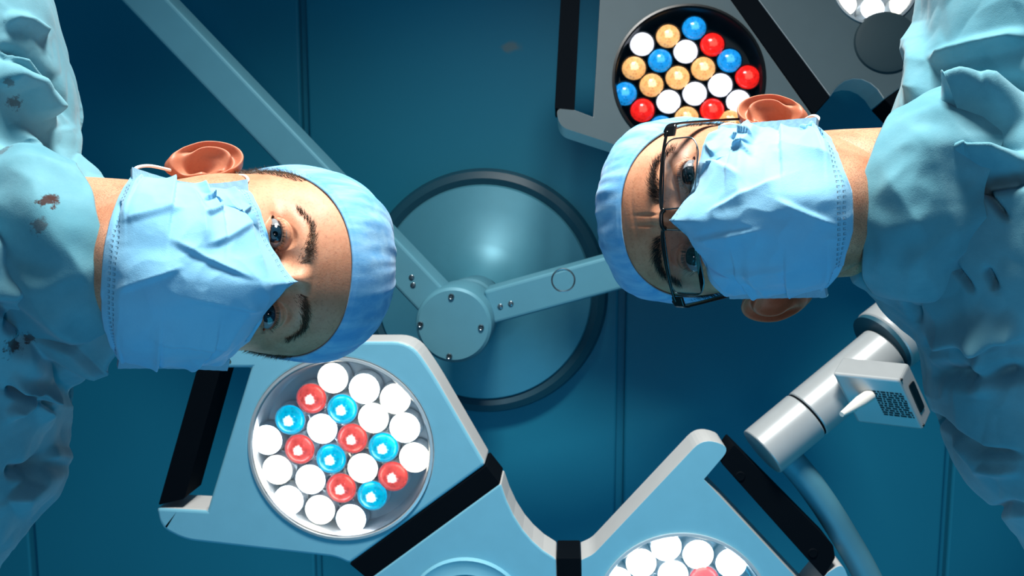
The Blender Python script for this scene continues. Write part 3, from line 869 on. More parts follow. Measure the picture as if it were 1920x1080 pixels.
def build_person(cfg):
    H = Head(**cfg['head'])
    MW = los_matrix(*cfg['place'])
    root = empty('person', cfg['base'], cfg['label'], 'person')
    kx = lambda V: np.asarray(V)*.001
    # body: head, ears, neck and trunk under the gown, one mesh
    V, Fc = H.verts_faces(); parts = [V]; faces = list(Fc); zone = [np.zeros((len(V), 3))]
    x, y, z = V[:, 0], V[:, 1], V[:, 2]
    jaw = sst(-y, 38, 62)*sst(np.abs(x)+(-y-60)*.6, 10, 40)
    side = sst(np.abs(x), 58, 66)*sst(-y, -2, 22)*sst(z, -96, -84)
    zone[0][:, 1] = np.clip(jaw+side, 0, 1)
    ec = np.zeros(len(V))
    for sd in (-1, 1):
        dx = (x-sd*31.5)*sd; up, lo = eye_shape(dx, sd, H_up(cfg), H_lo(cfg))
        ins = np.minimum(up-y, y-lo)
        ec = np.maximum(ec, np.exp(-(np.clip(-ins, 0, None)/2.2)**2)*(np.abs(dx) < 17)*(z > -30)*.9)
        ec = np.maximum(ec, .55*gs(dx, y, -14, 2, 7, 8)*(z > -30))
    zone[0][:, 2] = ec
    off = len(V)
    for sd in (-1, 1):
        p, fl, sz = cfg['ears'][0 if sd < 0 else 1]
        W, f2 = ear(sd, p, fl, sz)
        parts.append(W); faces += [tuple(i+off for i in f) for f in f2]; off += len(W)
        zc = np.zeros((len(W), 3)); zc[:, 0] = 1; zone.append(zc)
    # neck and trunk rings
    inv = MW.inverted()
    pts = [Vector(p) for p in cfg['neck'][0]]
    for q, _ in cfg['neck'][1]: pts.append((inv @ q)*1000)
    rad = list(cfg['neck'][2])
    sp = spline(pts, 10); rs = pchip(np.arange(len(rad)), rad, np.linspace(0, len(rad)-1, len(sp)))
    bm = bmesh.new(); tube_bm(bm, sp, list(rs), 64)
    bm.verts.index_update(); W = np.array([tuple(v.co) for v in bm.verts])
    # tendons of the throat
    f2 = [[v.index for v in f.verts] for f in bm.faces]; bm.free()
    parts.append(W); faces += [tuple(i+off for i in f) for f in f2]; off += len(W)
    zc = np.zeros((len(W), 3)); zc[:, 1] = sst(W[:, 1], -175, -130)*sst(W[:, 2], -125, -80); zone.append(zc)
    V = np.concatenate(parts); Z = np.concatenate(zone)
    body = mesh('body', kx(V), faces, cfg['skin'], root, MW)
    at = body.data.color_attributes.new('zone', 'FLOAT_COLOR', 'POINT')
    at.data.foreach_set('color', np.concatenate([Z, np.ones((len(Z), 1))], 1).ravel())
    bm = bmesh.new(); bm.from_mesh(body.data); bmesh.ops.recalc_face_normals(bm, faces=bm.faces); bm.to_mesh(body.data); bm.free()
    # eyeballs turned to the lens
    for sd in (-1, 1):
        c = MW @ Vector((sd*.0315, 0, -.0035))
        zd = (CAM-c).normalized(); xx = (MW.to_3x3() @ Vector((1, 0, 0))); xx = (xx-zd*xx.dot(zd)).normalized()
        mw = Matrix.Translation(c) @ Matrix((xx, zd.cross(xx), zd)).transposed().to_4x4()
        bm = bmesh.new(); bmesh.ops.create_uvsphere(bm, u_segments=48, v_segments=32, radius=.012)
        for v in bm.verts:
            r = math.hypot(v.co.x, v.co.y)
            if v.co.z > 0 and r < .0062: v.co.z += .0011*(1-(r/.0062)**2)
        from_bm('eyeball', bm, cfg['eye'], root, mw)
    # brows and lashes
    for sd in (-1, 1):
        ro, di, le = [], [], []
        for _ in range(cfg['brow'][0]):
            t = random.random(); wv = cfg['brow'][1]*(1-.55*t)*(.55+.45*min(1, t*6))
            bx = 12+t*40; by = cfg['brow'][2]+9*math.sin(min(t, .75)*2.0)-max(0, t-.72)*26+random.gauss(0, wv*.42)
            xx = sd*bx; zz = float(H.face_z(np.array([xx]), np.array([by]))[0])+.1
            ro.append((xx, by, zz)); di.append((sd*(.35+.75*t), .85-1.3*t+random.gauss(0, .18), .32)); le.append(random.uniform(5, 9)*cfg['brow'][3])
        strands('eyebrow', ro, di, le, .12, cfg['hair'], root, MW, (0, 0, -.18))
        ro, di, le = [], [], []
        for k in range(90):
            dx = -12+25*random.random(); up, lo = eye_shape(np.array([dx]), sd, H_up(cfg), H_lo(cfg))
            top = k < 62; yy = float(up[0])+.2 if top else float(lo[0])-.2
            zz = H.EZ+math.sqrt(max(1, 13.3**2-dx*dx-yy*yy))
            ro.append((sd*(31.5+dx), yy, zz)); di.append((sd*dx*.035, .25 if top else -.7, 1)); le.append(random.uniform(5, 8) if top else random.uniform(2.5, 4))
        strands('eyelashes', ro, di, le, .10, cfg['hair'], root, MW, (0, .55, 0) if False else None)
    # hair that shows below the cap
    if cfg.get('hairline'):
        ro, di, le = [], [], []
        for _ in range(cfg['hairline'][0]):
            sd = random.choice((-1, 1)); yy = random.uniform(*cfg['hairline'][1]); ph = random.uniform(*cfg['hairline'][2])
            lim = cfg['hairline'][3](yy, ph)
            if random.random() > lim: continue
            xx, zz = loft(np.array([yy]), np.array([sd*ph]), H.wide, H.crown)
            xx, zz = float(xx[0]), float(zz[0])
            n = Vector((xx/70, 0, (zz+76)/88)).normalized()
            ro.append((xx*.995, yy, zz)); di.append((n.x*.55, -.55+random.gauss(0, .25), n.z*.5-.55+random.gauss(0, .2))); le.append(random.uniform(4, 8))
        strands('hair', ro, di, le, .16, cfg['hair'], root, MW)
    cap(H, MW, root, cfg)
    mask(H, MW, root, cfg)
    g = gown('gown', root, cfg['gown'], cfg['folds'], cfg['gownmat'], cfg['seed'])
    # neckline hem: a soft band of cloth round the neck
    a, b2 = np.array([0, -126, -112.]), np.array([0, -226, -126.]); ax = Vector(b2-a).normalized(); xx = Vector((1, 0, 0)); zz = xx.cross(ax)
    if zz.z < 0: zz = -zz
    nu = 220; V = []; Fc = []
    prof = [(26, 61), (8, 63.5), (1.5, 65), (0, 66), (1, 67), (6, 68.5), (16, 70), (28, 70.5), (42, 69), (58, 64), (74, 56)]
    prof2 = [prof[i] for i in range(5)]+[(h, float(pchip([q[0] for q in prof[4:]], [q[1] for q in prof[4:]], h))) for h in np.linspace(4, 74, 44)]; prof = prof2
    for h_, r_ in prof:
        for k in range(nu):
            t = 2*math.pi*k/nu; c_, s_ = math.cos(t), math.sin(t)
            w1 = noise.noise((c_*2.2, s_*2.2, cfg['seed'])); w2 = noise.noise((c_*6, s_*6, cfg['seed']+h_*.03))
            fold = ridged((c_*1.6+h_*.012, s_*1.9-h_*.016, h_*.012), (1, 1, 1), cfg['seed']+2)*5.5+ridged((c_*3.4-h_*.02, s_*3.4, h_*.03), (1, 1, 1), cfg['seed'])*2.4
            r2 = r_+w2*1.6*(h_ > 1)+w1*2.5+fold*float(sst(np.array(h_), 2, 26))+cfg['cfront']*max(0, s_)**1.5*(1-.75*float(sst(np.array(h_), 30, 70))); hh = h_+w1*5+cfg.get('ctilt', 0)*max(0, -c_*cfg.get('cside', 1))
            p = Vector(a)+ax*(hh+cfg.get('coff', 0))+(xx*c_*1.02+zz*s_)*r2; V.append(tuple(p*.001))
    for i in range(len(prof)-1):
        for k in range(nu): Fc.append((i*nu+k, i*nu+(k+1) % nu, (i+1)*nu+(k+1) % nu, (i+1)*nu+k))
    cm = mesh('collar', V, Fc, cfg['gownmat'], g, MW)
    bm = bmesh.new(); bm.from_mesh(cm.data); bmesh.ops.recalc_face_normals(bm, faces=bm.faces); bm.to_mesh(cm.data); bm.free()
    return root, H, MW
def H_up(c): return c['head'].get('up', 4.4)
def H_lo(c): return c['head'].get('lo', 4.2)

def cap(H, MW, root, cfg):
    c = cfg['cap']; nv, nu = 70, 260
    ph = np.linspace(0, 2*math.pi, nu, endpoint=False)
    yb = np.full(nu, c['front'])
    for _ in range(30):
        x, z = loft(yb, np.where(ph > math.pi, ph-2*math.pi, ph), H.wide, H.crown)
        yb = .5*yb+.5*(c['front']+np.clip(z-14, -200, 10)*c['slope']+c.get('skew', 0)*x)
    rows = []
    top = 118+H.crown
    for i in range(nv):
        t = i/(nv-1)
        y = yb+(top-yb)*np.sin(t*math.pi/2)**1.05
        p = np.where(ph > math.pi, ph-2*math.pi, ph)
        x, z = loft(np.minimum(y, top-.3), p, H.wide, H.crown)
        puff = c['off']+c['puff']*math.sin(min(1, t*1.5)*math.pi/2)
        cx, cz = 0, -76
        nx, nz = x-cx, z-cz; r = np.hypot(nx, nz)+1e-6
        ny = np.clip((y-30)/90, 0, 1)*math.sin(t*math.pi/2)
        wr = np.array([noise.noise((float(math.cos(a)*3.2), float(math.sin(a)*3.2), t*1.6+cfg['seed'])) for a in ph])
        wr2 = np.array([noise.noise((float(math.cos(a)*11), float(math.sin(a)*11), t*2.2+cfg['seed']+9)) for a in ph])
        o = puff+(wr*3.2+wr2*1.5)*min(1, t*5)*(1-.3*t)
        hemn = 1.2 if t < .03 else 0
        rows.append(np.stack([x+nx/r*(o-hemn)*(1-.5*ny), y+o*ny, z+nz/r*(o-hemn)*(1-.5*ny)], -1))
    V = np.concatenate(rows)
    Fc = [(i*nu+j, i*nu+(j+1) % nu, (i+1)*nu+(j+1) % nu, (i+1)*nu+j) for i in range(nv-1) for j in range(nu)]
    o = mesh('surgical_cap', V*.001, Fc, M['cap'], root, MW)
    s = o.modifiers.new('thick', 'SOLIDIFY'); s.thickness = .0014; s.offset = -1
    return o

def mask(H, MW, root, cfg):
    c = cfg['mask']; nt, ns = 150, 241
    T, S = np.meshgrid(np.linspace(0, 1, nt), np.linspace(-1, 1, ns), indexing='ij'); A = np.abs(S)
    k = c['t']
    yc, zc = pchip(k, c['yc'], T), pchip(k, c['zc'], T)
    ye = np.where(S < 0, pchip(k, c['yeL'], T), pchip(k, c['yeR'], T)); ze = np.where(S < 0, pchip(k, c['zeL'], T), pchip(k, c['zeR'], T))
    xe = np.where(S < 0, pchip(k, c['xeL'], T), pchip(k, c['xeR'], T))
    pz = pchip(k, c['p'], T); py = pchip(k, c['q'], T)
    ang = A
    X = np.sign(S)*xe*np.sin(ang*math.pi/2*.93)/math.sin(math.pi/2*.93)
    fx = np.abs(X)/xe
    Z = ze+(zc-ze)*(1-fx**pz)
    Y = yc+(ye-yc)*fx**py
    # pleats pressed in at the side bands, opening towards the middle
    saw = np.zeros_like(T)
    for t0, amp in c['pleats']:
        wob = t0+.05*np.sin(3*A+t0*20)*(1-A)+c.get('fan', .0)*(1-A)*(t0-.5)
        d = (T-wob)/.11
        saw += amp*np.where(d > 0, np.exp(-d*2.1)*(1-np.exp(-d*26)), -.30*np.exp(d*3.0))
    fade = sst(A, c.get('fade', .12), .85)
    off = saw*fade
    for (s0, t0, s1, t1, w, amp) in c['creases']:
        p = np.stack([S.ravel()*1.0, T.ravel()*1.25], -1)
        d, t, sg = seg_dist(p, np.array([s0, t0*1.25]), np.array([s1, t1*1.25]))
        tap = np.minimum(1, np.minimum(t, 1-t)*4+.1)
        off += (amp*tap*np.where(sg > 0, np.exp(-(d/w)), np.exp(-(d/(w*.35))**2)*.9)).reshape(S.shape)
    nz = np.array([noise.noise((float(a)*4.2+cfg['seed'], float(b)*2.6, 1.3)) for a, b in zip(S.ravel(), T.ravel())]).reshape(S.shape)
    nz2 = np.array([ridged((float(a), float(b), 0.2), (5.5, 8, 1), cfg['seed']) for a, b in zip(S.ravel(), T.ravel())]).reshape(S.shape)
    off += nz*3.0*np.minimum(1, T*6)+nz2*1.0
    def hug(X, Y, Z, m):
        w = 1-sst(np.abs(X), 58, 67)
        return Z+np.clip(H.face_z(X, Y)+m-Z, 0, None)*w
    def relax(A, n):
        for _ in range(n):
            B = A.copy(); B[1:-1, 1:-1] = .25*(A[:-2, 1:-1]+A[2:, 1:-1]+A[1:-1, :-2]+A[1:-1, 2:])
            B[0, 1:-1] = .5*(A[0, :-2]+A[0, 2:]); B[-1, 1:-1] = .5*(A[-1, :-2]+A[-1, 2:]); A = .5*A+.5*B
        return A
    Z = relax(hug(X, Y, Z, 6.0*sst(A, .1, .35)*sst(T, 0, .2)+2), 10); Z = relax(hug(X, Y, Z, 5*sst(A, .1, .35)*sst(T, 0, .2)+2), 4)
    G = np.stack([X, Y, Z], -1)
    nv = np.cross(np.gradient(G, axis=1), np.gradient(G, axis=0)); nv /= np.linalg.norm(nv, axis=2, keepdims=True)+1e-9
    nv *= np.where(nv[..., 2:3] < -.3, -1, 1)
    for q in range(3): nv[..., q] = relax(nv[..., q], 6)
    off = np.where(off < 0, off*.55, off)
    off *= (1-.95*np.where(S*c.get('low', 1) > 0, sst(A, .72, .93), sst(A, .88, .975)))*(1-.6*sst(T, .95, 1))
    off += 6.5*sst(A, .2, .5)*(1-np.where(S*c.get('low', 1) > 0, sst(A, .70, .90), sst(A, .84, .95)))*sst(T, .08, .25)*(1-sst(T, .85, 1))
    for (sa, sb, tc, w0, dep, slope) in c['pockets']:
        fr_ = np.clip((S-sa)/(sb-sa), 0, 1); inr = sst((S-sa)/(sb-sa), -.03, .05)
        hw = w0*(1-fr_)**.7
        dd = hw-np.abs(T-(tc+slope*fr_))
        up_ = (T-(tc+slope*fr_))/np.maximum(hw, 1e-4)
        off -= inr*dep*sst(dd, -.004, .012)*(.75+.25*np.clip(up_, -1, 1))*(1-.6*fr_)
        off += inr*3.0*np.exp(-((np.abs(T-(tc+slope*fr_))-hw-.022)/.022)**2)*(1-.5*fr_)
    G = G+nv*off[..., None]
    X, Y, Z = G[..., 0], G[..., 1], G[..., 2]
    Z = hug(X, Y, Z, .8)
    V = np.stack([X, Y, Z], -1).reshape(-1, 3)
    Fc = [(i*ns+j, (i+1)*ns+j, (i+1)*ns+j+1, i*ns+j+1) for i in range(nt-1) for j in range(ns-1)]
    o = mesh('surgical_mask', V*.001, Fc, M['mask'], root, MW)
    uv = o.data.uv_layers.new(name='uv')
    idx = np.array([l.vertex_index for l in o.data.loops]); SS = S.ravel()[idx]*.5+.5; TT = T.ravel()[idx]
    uv.data.foreach_set('uv', np.stack([SS, TT], -1).ravel())
    sd_ = o.modifiers.new('thick', 'SOLIDIFY'); sd_.thickness = .0012; sd_.offset = -1
    G = V.reshape(nt, ns, 3)
    # side bands and ear loops
    for sd in (-1, 1):
        e = G[:, 0 if sd < 0 else -1].copy(); e2 = G[:, 5 if sd < 0 else -6]
        y0, y1 = e[0, 1], e[-1, 1]
        line = np.linspace(0, 1, nt)[:, None]; sag = c.get('sag', (0, 0))[0 if sd < 0 else 1]
        e = e[0]+(e[-1]-e[0])*line; bow_ = np.sin(line[:, 0]*math.pi)
        e[:, 0] -= sd*sag*bow_; e[:, 2] += sag*.6*bow_
        inner = e+np.array([-sd*5.6, 0, 2.6])*c['bw']; outer = e+np.array([sd*5.0, 0, -1.6])*c['bw']
        nb = 60; ii = np.linspace(0, nt-1, nb).astype(int)
        V2 = []; F2 = []
        for a in ii:
            ax = outer[a]-inner[a]; nn = np.array([sd*.45, 0, .9])
            for q in (0, .33, .66, 1):
                wv = .5*math.sin(a*.5+q*4)
                V2.append(inner[a]+ax*q+nn*(4.6+.3*wv))
            for q in (1, .66, .33, 0): V2.append(inner[a]+ax*q-nn*.5)
        for a in range(nb-1):
            for q in range(8):
                q2 = (q+1) % 8; F2.append((a*8+q, a*8+q2, (a+1)*8+q2, (a+1)*8+q))
        F2.append(tuple(range(8))); F2.append(tuple((nb-1)*8+q for q in range(8)))
        bm_ = mesh('mask_band', np.array(V2)*.001, F2, M['band'], o, MW, smooth=False)
        tag(bm_)
        ep = cfg['ears'][0 if sd < 0 else 1][0]
        for end, dy, far in ((0, 1, 20), (-1, -1, -24)):
            a = (inner[end]+outer[end])/2+np.array([sd*1.5, -dy*3, 0])
            tgt = np.array([sd*(ep[0]+1.5), ep[1]+far, ep[2]-8])
            bow = cfg.get('bow', 5)
            mid = (a+tgt)/2+np.array([sd*5, dy*bow, 4])
            bm = bmesh.new(); tube_bm(bm, [Vector(p)*.001 for p in spline([a, a*.6+mid*.4+np.array([sd*2, dy*4, 0]), mid, tgt, tgt+np.array([0, -dy*6, -12])], 10)], .00125, 12)
            from_bm('ear_loop', bm, M['white'], o, MW)
    return o

def P3(u, v, d): return P(u, v, d)
M['skin_l'] = m_skin('skin_fair', '#d39b7c', '#bf8263', '#3d2a1c', .55)
M['skin_r'] = m_skin('skin_warm', '#cc9676', '#b67a5b', '#2a1d16', .6)
M['eye_l'] = m_eye('eye_blue_grey', '#1c3a4c', '#0c1c28')
M['eye_r'] = m_eye('eye_dark_grey', '#1b2a33', '#0a1015')
M['hair_l'] = m_hair('hair_light_brown', '#5e4630', '#2a1d14')
M['hair_r'] = m_hair('hair_black_brown', '#17110d', '#080605')
st = lambda L: [(PZ_(u, v), r, a) for u, v, r, a in L]
def PZ_(u, v): return P(u, v, .60)
M['gown_l'] = m_gown('gown_teal_stained')
M['gown_r'] = m_gown('gown_teal')

# man on the left: crown to the right of the frame
def left_person():
    g = lambda u, v, d, r: (P(u, v, d-.06), r*.94)
    hip = Vector((-1.02, -.02, .98))
    neckb = P(30, 505, .705)
    balls = [
        [(P(85, 490, .637), .070), g(-40, 500, .70, .115), (Vector((-.62, .0, 1.36)), .15), (Vector((-.86, 0, 1.12)), .145), (hip, .155), (Vector((-1.05, -.02, .5)), .17), (Vector((-1.06, -.02, .12)), .19)],
        [g(-40, 500, .705, .105), g(-80, 330, .70, .085), g(-122, 190, .695, .10), g(-150, 30, .70, .10), (P(-330, -120, .62), .085), (P(-620, -150, .48), .07), (Vector((-.62, -.34, 1.00)), .06)],
        [g(-40, 500, .705, .105), g(-103, 690, .70, .092), g(-150, 850, .70, .097), g(-270, 1010, .70, .10), (P(-420, 1180, .62), .085), (P(-720, 1250, .48), .07), (Vector((-.64, .38, 1.00)), .06)],
    ]
    folds = [
        ([(10, 645), (60, 640), (110, 690), (120, 760)], 18, -.010, 'ridge'),
        ([(60, 640), (110, 610), (150, 560), (185, 545)], 16, .016, 'step'),
        ([(80, 660), (130, 630), (165, 590), (178, 570)], 15, .015, 'ridge'),
        ([(185, 480), (160, 500), (140, 545)], 10, -.006, 'ridge'),
        ([(130, 320), (150, 400), (155, 470), (140, 540)], 8, -.008, 'step'),
        ([(0, 90), (50, 110), (90, 150), (120, 230)], 16, .012, 'step'),
        ([(-10, 95), (40, 120), (85, 160), (115, 240)], 18, -.014, 'ridge'),
        ([(-10, 140), (40, 160), (80, 220)], 20, .014, 'ridge'),
        ([(-20, 560), (40, 520), (110, 500)], 22, .010, 'ridge'),
        ([(0, 600), (50, 615), (100, 600)], 14, -.014, 'ridge'),
        ([(0, 720), (50, 730), (90, 770)], 12, -.012, 'ridge'),
        ([(0, 40), (40, 45), (80, 70)], 14, .008, 'ridge'),
        ([(20, 230), (60, 300), (70, 380), (40, 470)], 20, .008, 'ridge'),
        ([(-20, 560), (30, 590), (60, 640)], 16, -.012, 'ridge'),
        ([(10, 690), (60, 720), (80, 790)], 14, .010, 'ridge'),
        ([(0, 780), (40, 740), (100, 720)], 12, .010, 'ridge'),
        ([(0, 880), (40, 880), (95, 860)], 14, -.010, 'ridge'),
        ([(0, 930), (50, 900), (90, 830)], 12, .010, 'step'),
    ]
    cfg = dict(
        head=dict(wide=1.05, crown=9, up=3.6, lo=4.6, frown=.0),
        place=(513, 515, .622, math.radians(-94.6), math.radians(7.5), math.radians(21)),
        base=(-1.05, -.02, 0.0), seed=3, coff=-28, ctilt=28, cfront=33, cside=1,
        label='man without glasses in blue cap and mask leaning in from the left',
        ears=[((68.5, -30, -88), math.radians(47), 1.08), ((68.5, -30, -88), math.radians(40), 1.05)],
        neck=([(0, -20, -84), (0, -75, -86), (0, -105, -100), (0, -135, -122), (0, -165, -148)], [ (Vector((-.86, 0, 1.12)), 0), (hip, 0)], [50, 60, 59, 56, 52, 50, 50]),
        skin=M['skin_l'], eye=M['eye_l'], hair=M['hair_l'], gownmat=M['gown_l'].m,
        brow=(650, 6.0, 15, .75),
        hairline=(5200, (-12, 52), (1.15, 2.0), lambda y, ph: 1.0 if y > 4+ (1.55-ph)*55 else 0.0),
        cap=dict(front=55, slope=.40, off=3.0, puff=7.0),
        mask=dict(t=[0, .10, .30, .5, .72, .9, 1], yc=[7, -4, -34, -64, -93, -115, -122], zc=[35, 42, 54, 50, 44, 26, 6],
                  yeL=[-17, -25, -41, -58, -77, -92, -98], yeR=[-17, -25, -41, -58, -77, -92, -98],
                  zeL=[-32, -28, -25, -25, -28, -34, -38], zeR=[-42, -42, -43, -44, -46, -47, -48],
                  xeL=[64, 62, 60, 60, 62, 63, 64], xeR=[79, 79, 79, 79, 78, 76, 75],
                  p=[.95, 1.2, 1.7, 2.1, 2.3, 2.2, 2.0], q=[.5, .7, 1.3, 1.8, 2.1, 2.3, 2.3], pleats=[(.20, 5.0), (.42, 7.0), (.64, 6.0), (.85, 3)], bw=1.0, low=1, sag=(7, 1), pockets=[], fan=.25,
                  creases=[(-.66, .34, -.60, .50, .022, 6.0), (-.52, .38, -.44, .52, .03, 4.5), (-.62, .16, -.50, .26, .03, 4.0), (-.75, .30, -.05, .22, .10, 4.0), (-.8, .55, -.2, .50, .10, 4.5), (.75, .4, .1, .28, .12, 3.5), (.8, .62, .25, .7, .12, 3.5), (-.42, .22, -.26, .52, .05, 3.5), (-.05, .30, -.30, .70, .06, 3.5), (.16, .18, .08, .62, .06, 3.0), (-.5, .62, -.38, .9, .06, 3.0), (.42, .3, .36, .75, .06, 3.0), (-.12, .62, .1, .92, .07, 2.5)]),
        gown=balls, folds=folds)
    root, H, MW = build_person(cfg)
    g = [o for o in root.children if o.name.startswith('gown')][0]
    spots = []
    for u, v, r, a in ((90, 376, .0062, .95), (100, 372, .004, .8), (72, 424, .0055, .6), (25, 192, .0055, .65), (17, 152, .0050, .6), (4, 285, .006, .5), (22, 645, .009, .85), (55, 632, .005, .8)):
        best = None
        for ob in [g]+list(g.children):
            w = world_of(ob); inv = w.inverted()
            ok, loc, nrm, idx = ob.ray_cast(inv @ CAM, (inv.to_3x3() @ ray(u, v)).normalized())
            if ok and (best is None or (w @ loc-CAM).length < (best-CAM).length): best = w @ loc
        if best is not None: spots.append((best, r, a))
    add_stains(M['gown_l'], spots)

# man on the right, with spectacles: crown to the left of the frame
def right_person():
    g = lambda u, v, d, r: (P(u, v, d-.075), r*.92)
    hip = Vector((1.10, -.02, .98))
    balls = [
        [(P(1765, 402, .618), .072), g(1900, 420, .70, .12), (Vector((.68, -.04, 1.36)), .15), (Vector((.92, -.03, 1.12)), .145), (hip, .155), (Vector((1.12, -.02, .5)), .17), (Vector((1.13, -.02, .12)), .19)],
        [g(1890, 420, .71, .11), g(1905, 250, .71, .092), g(1975, 90, .70, .098), g(1970, -60, .70, .098), (P(2180, -220, .62), .085), (P(2500, -230, .48), .07), (Vector((.68, -.36, 1.00)), .06)],
        [g(1890, 420, .71, .11), g(1945, 590, .70, .094), g(2018, 770, .70, .10), g(2155, 930, .70, .10), (P(2300, 1130, .62), .085), (P(2560, 1200, .48), .07), (Vector((.70, .36, 1.00)), .06)],
    ]
    folds = [
        ([(1720, 300), (1750, 245), (1810, 190), (1920, 150)], 22, -.014, 'ridge'),
        ([(1745, 222), (1830, 195), (1930, 165)], 20, -.022, 'ridge'),
        ([(1735, 280), (1790, 255), (1850, 230), (1930, 215)], 20, .020, 'ridge'),
        ([(1690, 330), (1800, 316), (1930, 305)], 13, .013, 'ridge'),
        ([(1760, 350), (1850, 345), (1930, 335)], 18, -.013, 'ridge'),
        ([(1760, 120), (1850, 90), (1930, 70)], 16, .010, 'ridge'),
        ([(1750, 620), (1830, 600), (1930, 610)], 22, .012, 'ridge'),
        ([(1760, 690), (1850, 700), (1930, 690)], 20, -.010, 'ridge'),
        ([(1750, 240), (1810, 250), (1870, 210), (1930, 200)], 16, .016, 'ridge'),
        ([(1760, 280), (1820, 290), (1920, 290)], 14, .012, 'step'),
        ([(1725, 40), (1740, 120), (1735, 200)], 18, .008, 'ridge'),
        ([(1800, 330), (1850, 360), (1890, 410)], 7, -.010, 'ridge'),
        ([(1745, 455), (1790, 490), (1830, 540)], 6, -.009, 'ridge'),
        ([(1850, 500), (1870, 540)], 8, -.008, 'ridge'),
        ([(1670, 480), (1690, 505), (1710, 500)], 8, .006, 'ridge'),
        ([(1690, 520), (1720, 530), (1730, 600)], 12, -.010, 'ridge'),
        ([(1730, 760), (1800, 800), (1850, 840), (1920, 850)], 9, -.007, 'ridge'),
        ([(1800, 800), (1850, 870), (1920, 880)], 12, .005, 'ridge'),
        ([(1860, 960), (1900, 940), (1960, 950)], 12, -.006, 'ridge'),
        ([(1830, 580), (1860, 650), (1850, 740)], 24, .010, 'ridge'),
        ([(1650, 350), (1700, 340), (1760, 360)], 16, .006, 'ridge'),
    ]
    cfg = dict(
        head=dict(wide=.98, crown=-13, up=3.4, lo=5.6, frown=1.3, brow_down=1.5),
        place=(1293, 406, .618, math.radians(93.7), math.radians(-3.5), math.radians(27)),
        base=(1.12, -.02, 0.0), seed=11, coff=-20, ctilt=20, cfront=28, cside=-1,
        label='man with black glasses, blue cap and mask leaning in from the right',
        ears=[((67.5, -30, -88), math.radians(62), 1.05), ((65.5, -30, -88), math.radians(46), 1.02)],
        neck=([(0, -20, -84), (0, -75, -86), (0, -105, -100), (0, -135, -122), (0, -165, -148)], [ (Vector((.92, -.03, 1.12)), 0), (hip, 0)], [50, 58, 57, 55, 52, 50, 50]),
        skin=M['skin_r'], eye=M['eye_r'], hair=M['hair_r'], gownmat=M['gown_r'].m,
        brow=(720, 6.0, 14, 1.0),
        hairline=(3000, (-6, 40), (1.3, 2.2), lambda y, ph: 1.0 if y > 2+ (1.6-ph)*60 else 0.0),
        cap=dict(front=47, slope=.36, off=3.0, puff=5.0),
        mask=dict(t=[0, .10, .30, .5, .72, .9, 1], yc=[1, -8, -34, -62, -92, -114, -122], zc=[34, 40, 50, 47, 42, 24, 4],
                  yeL=[-17, -22, -33, -49, -67, -81, -87], yeR=[-15, -20, -31, -47, -65, -79, -85],
                  zeL=[-40, -40, -42, -44, -46, -47, -48], zeR=[-40, -40, -42, -44, -46, -47, -48],
                  xeL=[62, 62, 62, 62, 62, 61, 61], xeR=[61, 60, 60, 60, 60, 60, 60],
                  p=[.95, 1.2, 1.7, 2.1, 2.3, 2.2, 2.0], q=[.5, .7, 1.3, 1.8, 2.1, 2.3, 2.3], pleats=[(.20, 5.0), (.42, 7.0), (.64, 6.0), (.85, 3)], bw=.95, low=-1, pockets=[], fan=.25,
                  creases=[(.60, .50, .68, .34, .022, 6.0), (.44, .54, .53, .38, .03, 4.5), (.50, .28, .62, .18, .03, 4.0), (.8, .22, .3, .05, .08, 3.5), (.8, .5, .45, .45, .10, 5.0), (.6, .45, .1, .5, .12, 3.0), (-.7, .3, -.1, .12, .10, 4.0), (-.75, .5, -.3, .5, .12, 4.0), (.46, .2, .28, .5, .05, 3.5), (.06, .32, .30, .72, .06, 3.5), (-.16, .2, -.08, .6, .06, 3.0), (.52, .62, .42, .92, .06, 3.5), (-.42, .3, -.36, .75, .06, 3.0), (.14, .66, -.1, .93, .07, 2.5)]),
        gown=balls, folds=folds)
    root, H, MW = build_person(cfg)
    glasses(H, MW)

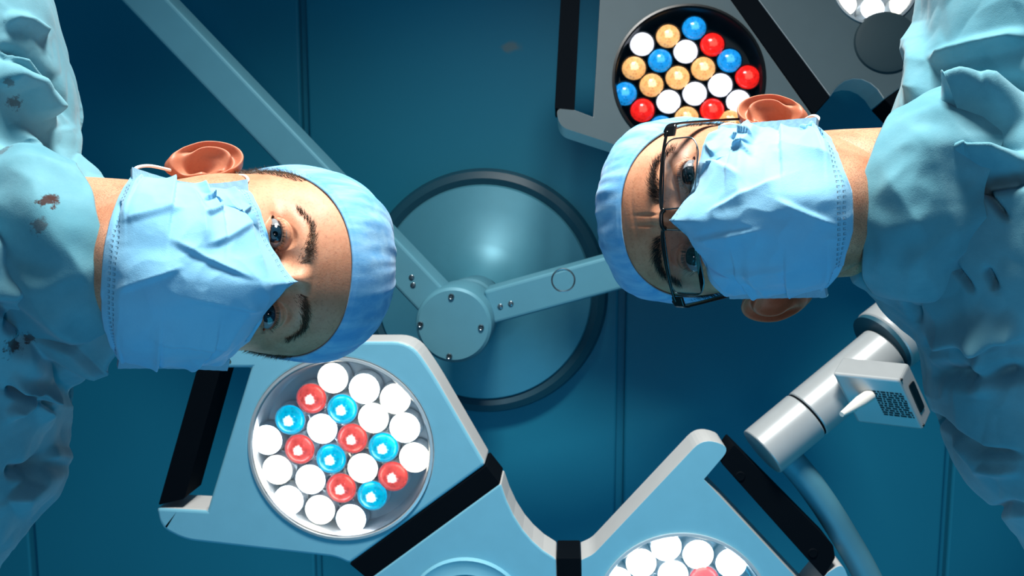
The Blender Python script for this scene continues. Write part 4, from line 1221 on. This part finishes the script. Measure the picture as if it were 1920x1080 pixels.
def glasses(H, MW):
    root = empty('eyeglasses', MW @ Vector((0, .004, .03)), 'half-rimmed black rectangular eyeglasses worn by the man on the right', 'glasses')
    mm = lambda p: MW @ (Vector(p)*.001)
    def bend(x): return 26-.0042*x*x
    for sd in (-1, 1):
        out = rounded([(sd*7.5, 10.5), (sd*60, 12.5), (sd*60, -10), (sd*50, -16.5), (sd*15, -16), (sd*8.5, -8)], 9, 6, only={2, 3, 4, 5, 1})
        out = [(x, y-1.0) for x, y in out]
        bm = bmesh.new()
        a = [bm.verts.new(mm((x, y, bend(x)))) for x, y in out]; b = [bm.verts.new(mm((x, y, bend(x)-1.8))) for x, y in out]
        bm.faces.new(a); bm.faces.new(b[::-1])
        for k in range(len(a)): bm.faces.new((a[k], a[(k+1) % len(a)], b[(k+1) % len(a)], b[k]))
        centred(from_bm('lens', bm, M['glass'], root, smooth=False))
        bm = bmesh.new()
        ring = [mm((x, y, bend(x)-.9)) for x, y in out]; ring.append(ring[0])
        tube_bm(bm, ring, .00055, 8, False)
        centred(from_bm('lens_rim', bm, M['screw'], root))
        top = [(sd*5.5, 7.5), (sd*10, 10.5), (sd*25, 11.3), (sd*45, 11.8), (sd*60, 12.0), (sd*66, 11.5)]
        bm = bmesh.new(); tube_bm(bm, spline([mm((x, y, bend(x)-.9+.2)) for x, y in top], 6), .00125, 10)
        centred(from_bm('browline', bm, M['frame'], root))
        t0 = np.array([sd*66, 11.5, bend(66)-1])
        ep = [65.5, -30, -88]
        pts = [t0, (sd*71, 10.5, 0), (sd*72.5, 9, -20), (sd*74, 7, -60), (sd*75, 4, -92), (sd*74, -14, -112)]
        sp = spline([Vector(p) for p in pts], 8); bm = bmesh.new(); rings = []
        for i, p in enumerate(sp):
            hgt = 4.0 if i < 12 else 2.6; th = .9
            rings.append([bm.verts.new(mm(p+Vector((sd*a*th, b*hgt, 0)))) for a, b in ((-1, -1), (1, -1), (1, 1), (-1, 1))])
        for a, b in zip(rings, rings[1:]):
            for k in range(4): bm.faces.new((a[k], a[(k+1) % 4], b[(k+1) % 4], b[k]))
        bm.faces.new(rings[0]); bm.faces.new(rings[-1])
        o = centred(from_bm('temple', bm, M['frame'], root, smooth=False)); bevel(o, .0006, 2)
        bm = bmesh.new(); box_bm(bm, mm((sd*62, 5.5, bend(64)-3)), MW.to_3x3() @ Vector((sd*.008, 0, -.004)), MW.to_3x3() @ Vector((0, .009, 0)), MW.to_3x3() @ Vector((0, 0, .0035)))
        o = centred(from_bm('hinge', bm, M['frame'], root, smooth=False)); bevel(o, .0008, 2)
    bm = bmesh.new(); tube_bm(bm, spline([mm((-8, 8, bend(8)-.6)), mm((-4, 9.5, bend(0)+1)), mm((4, 9.5, bend(0)+1)), mm((8, 8, bend(8)-.6))], 6), .0016, 10)
    centred(from_bm('bridge', bm, M['frame'], root))
left_person()
right_person()
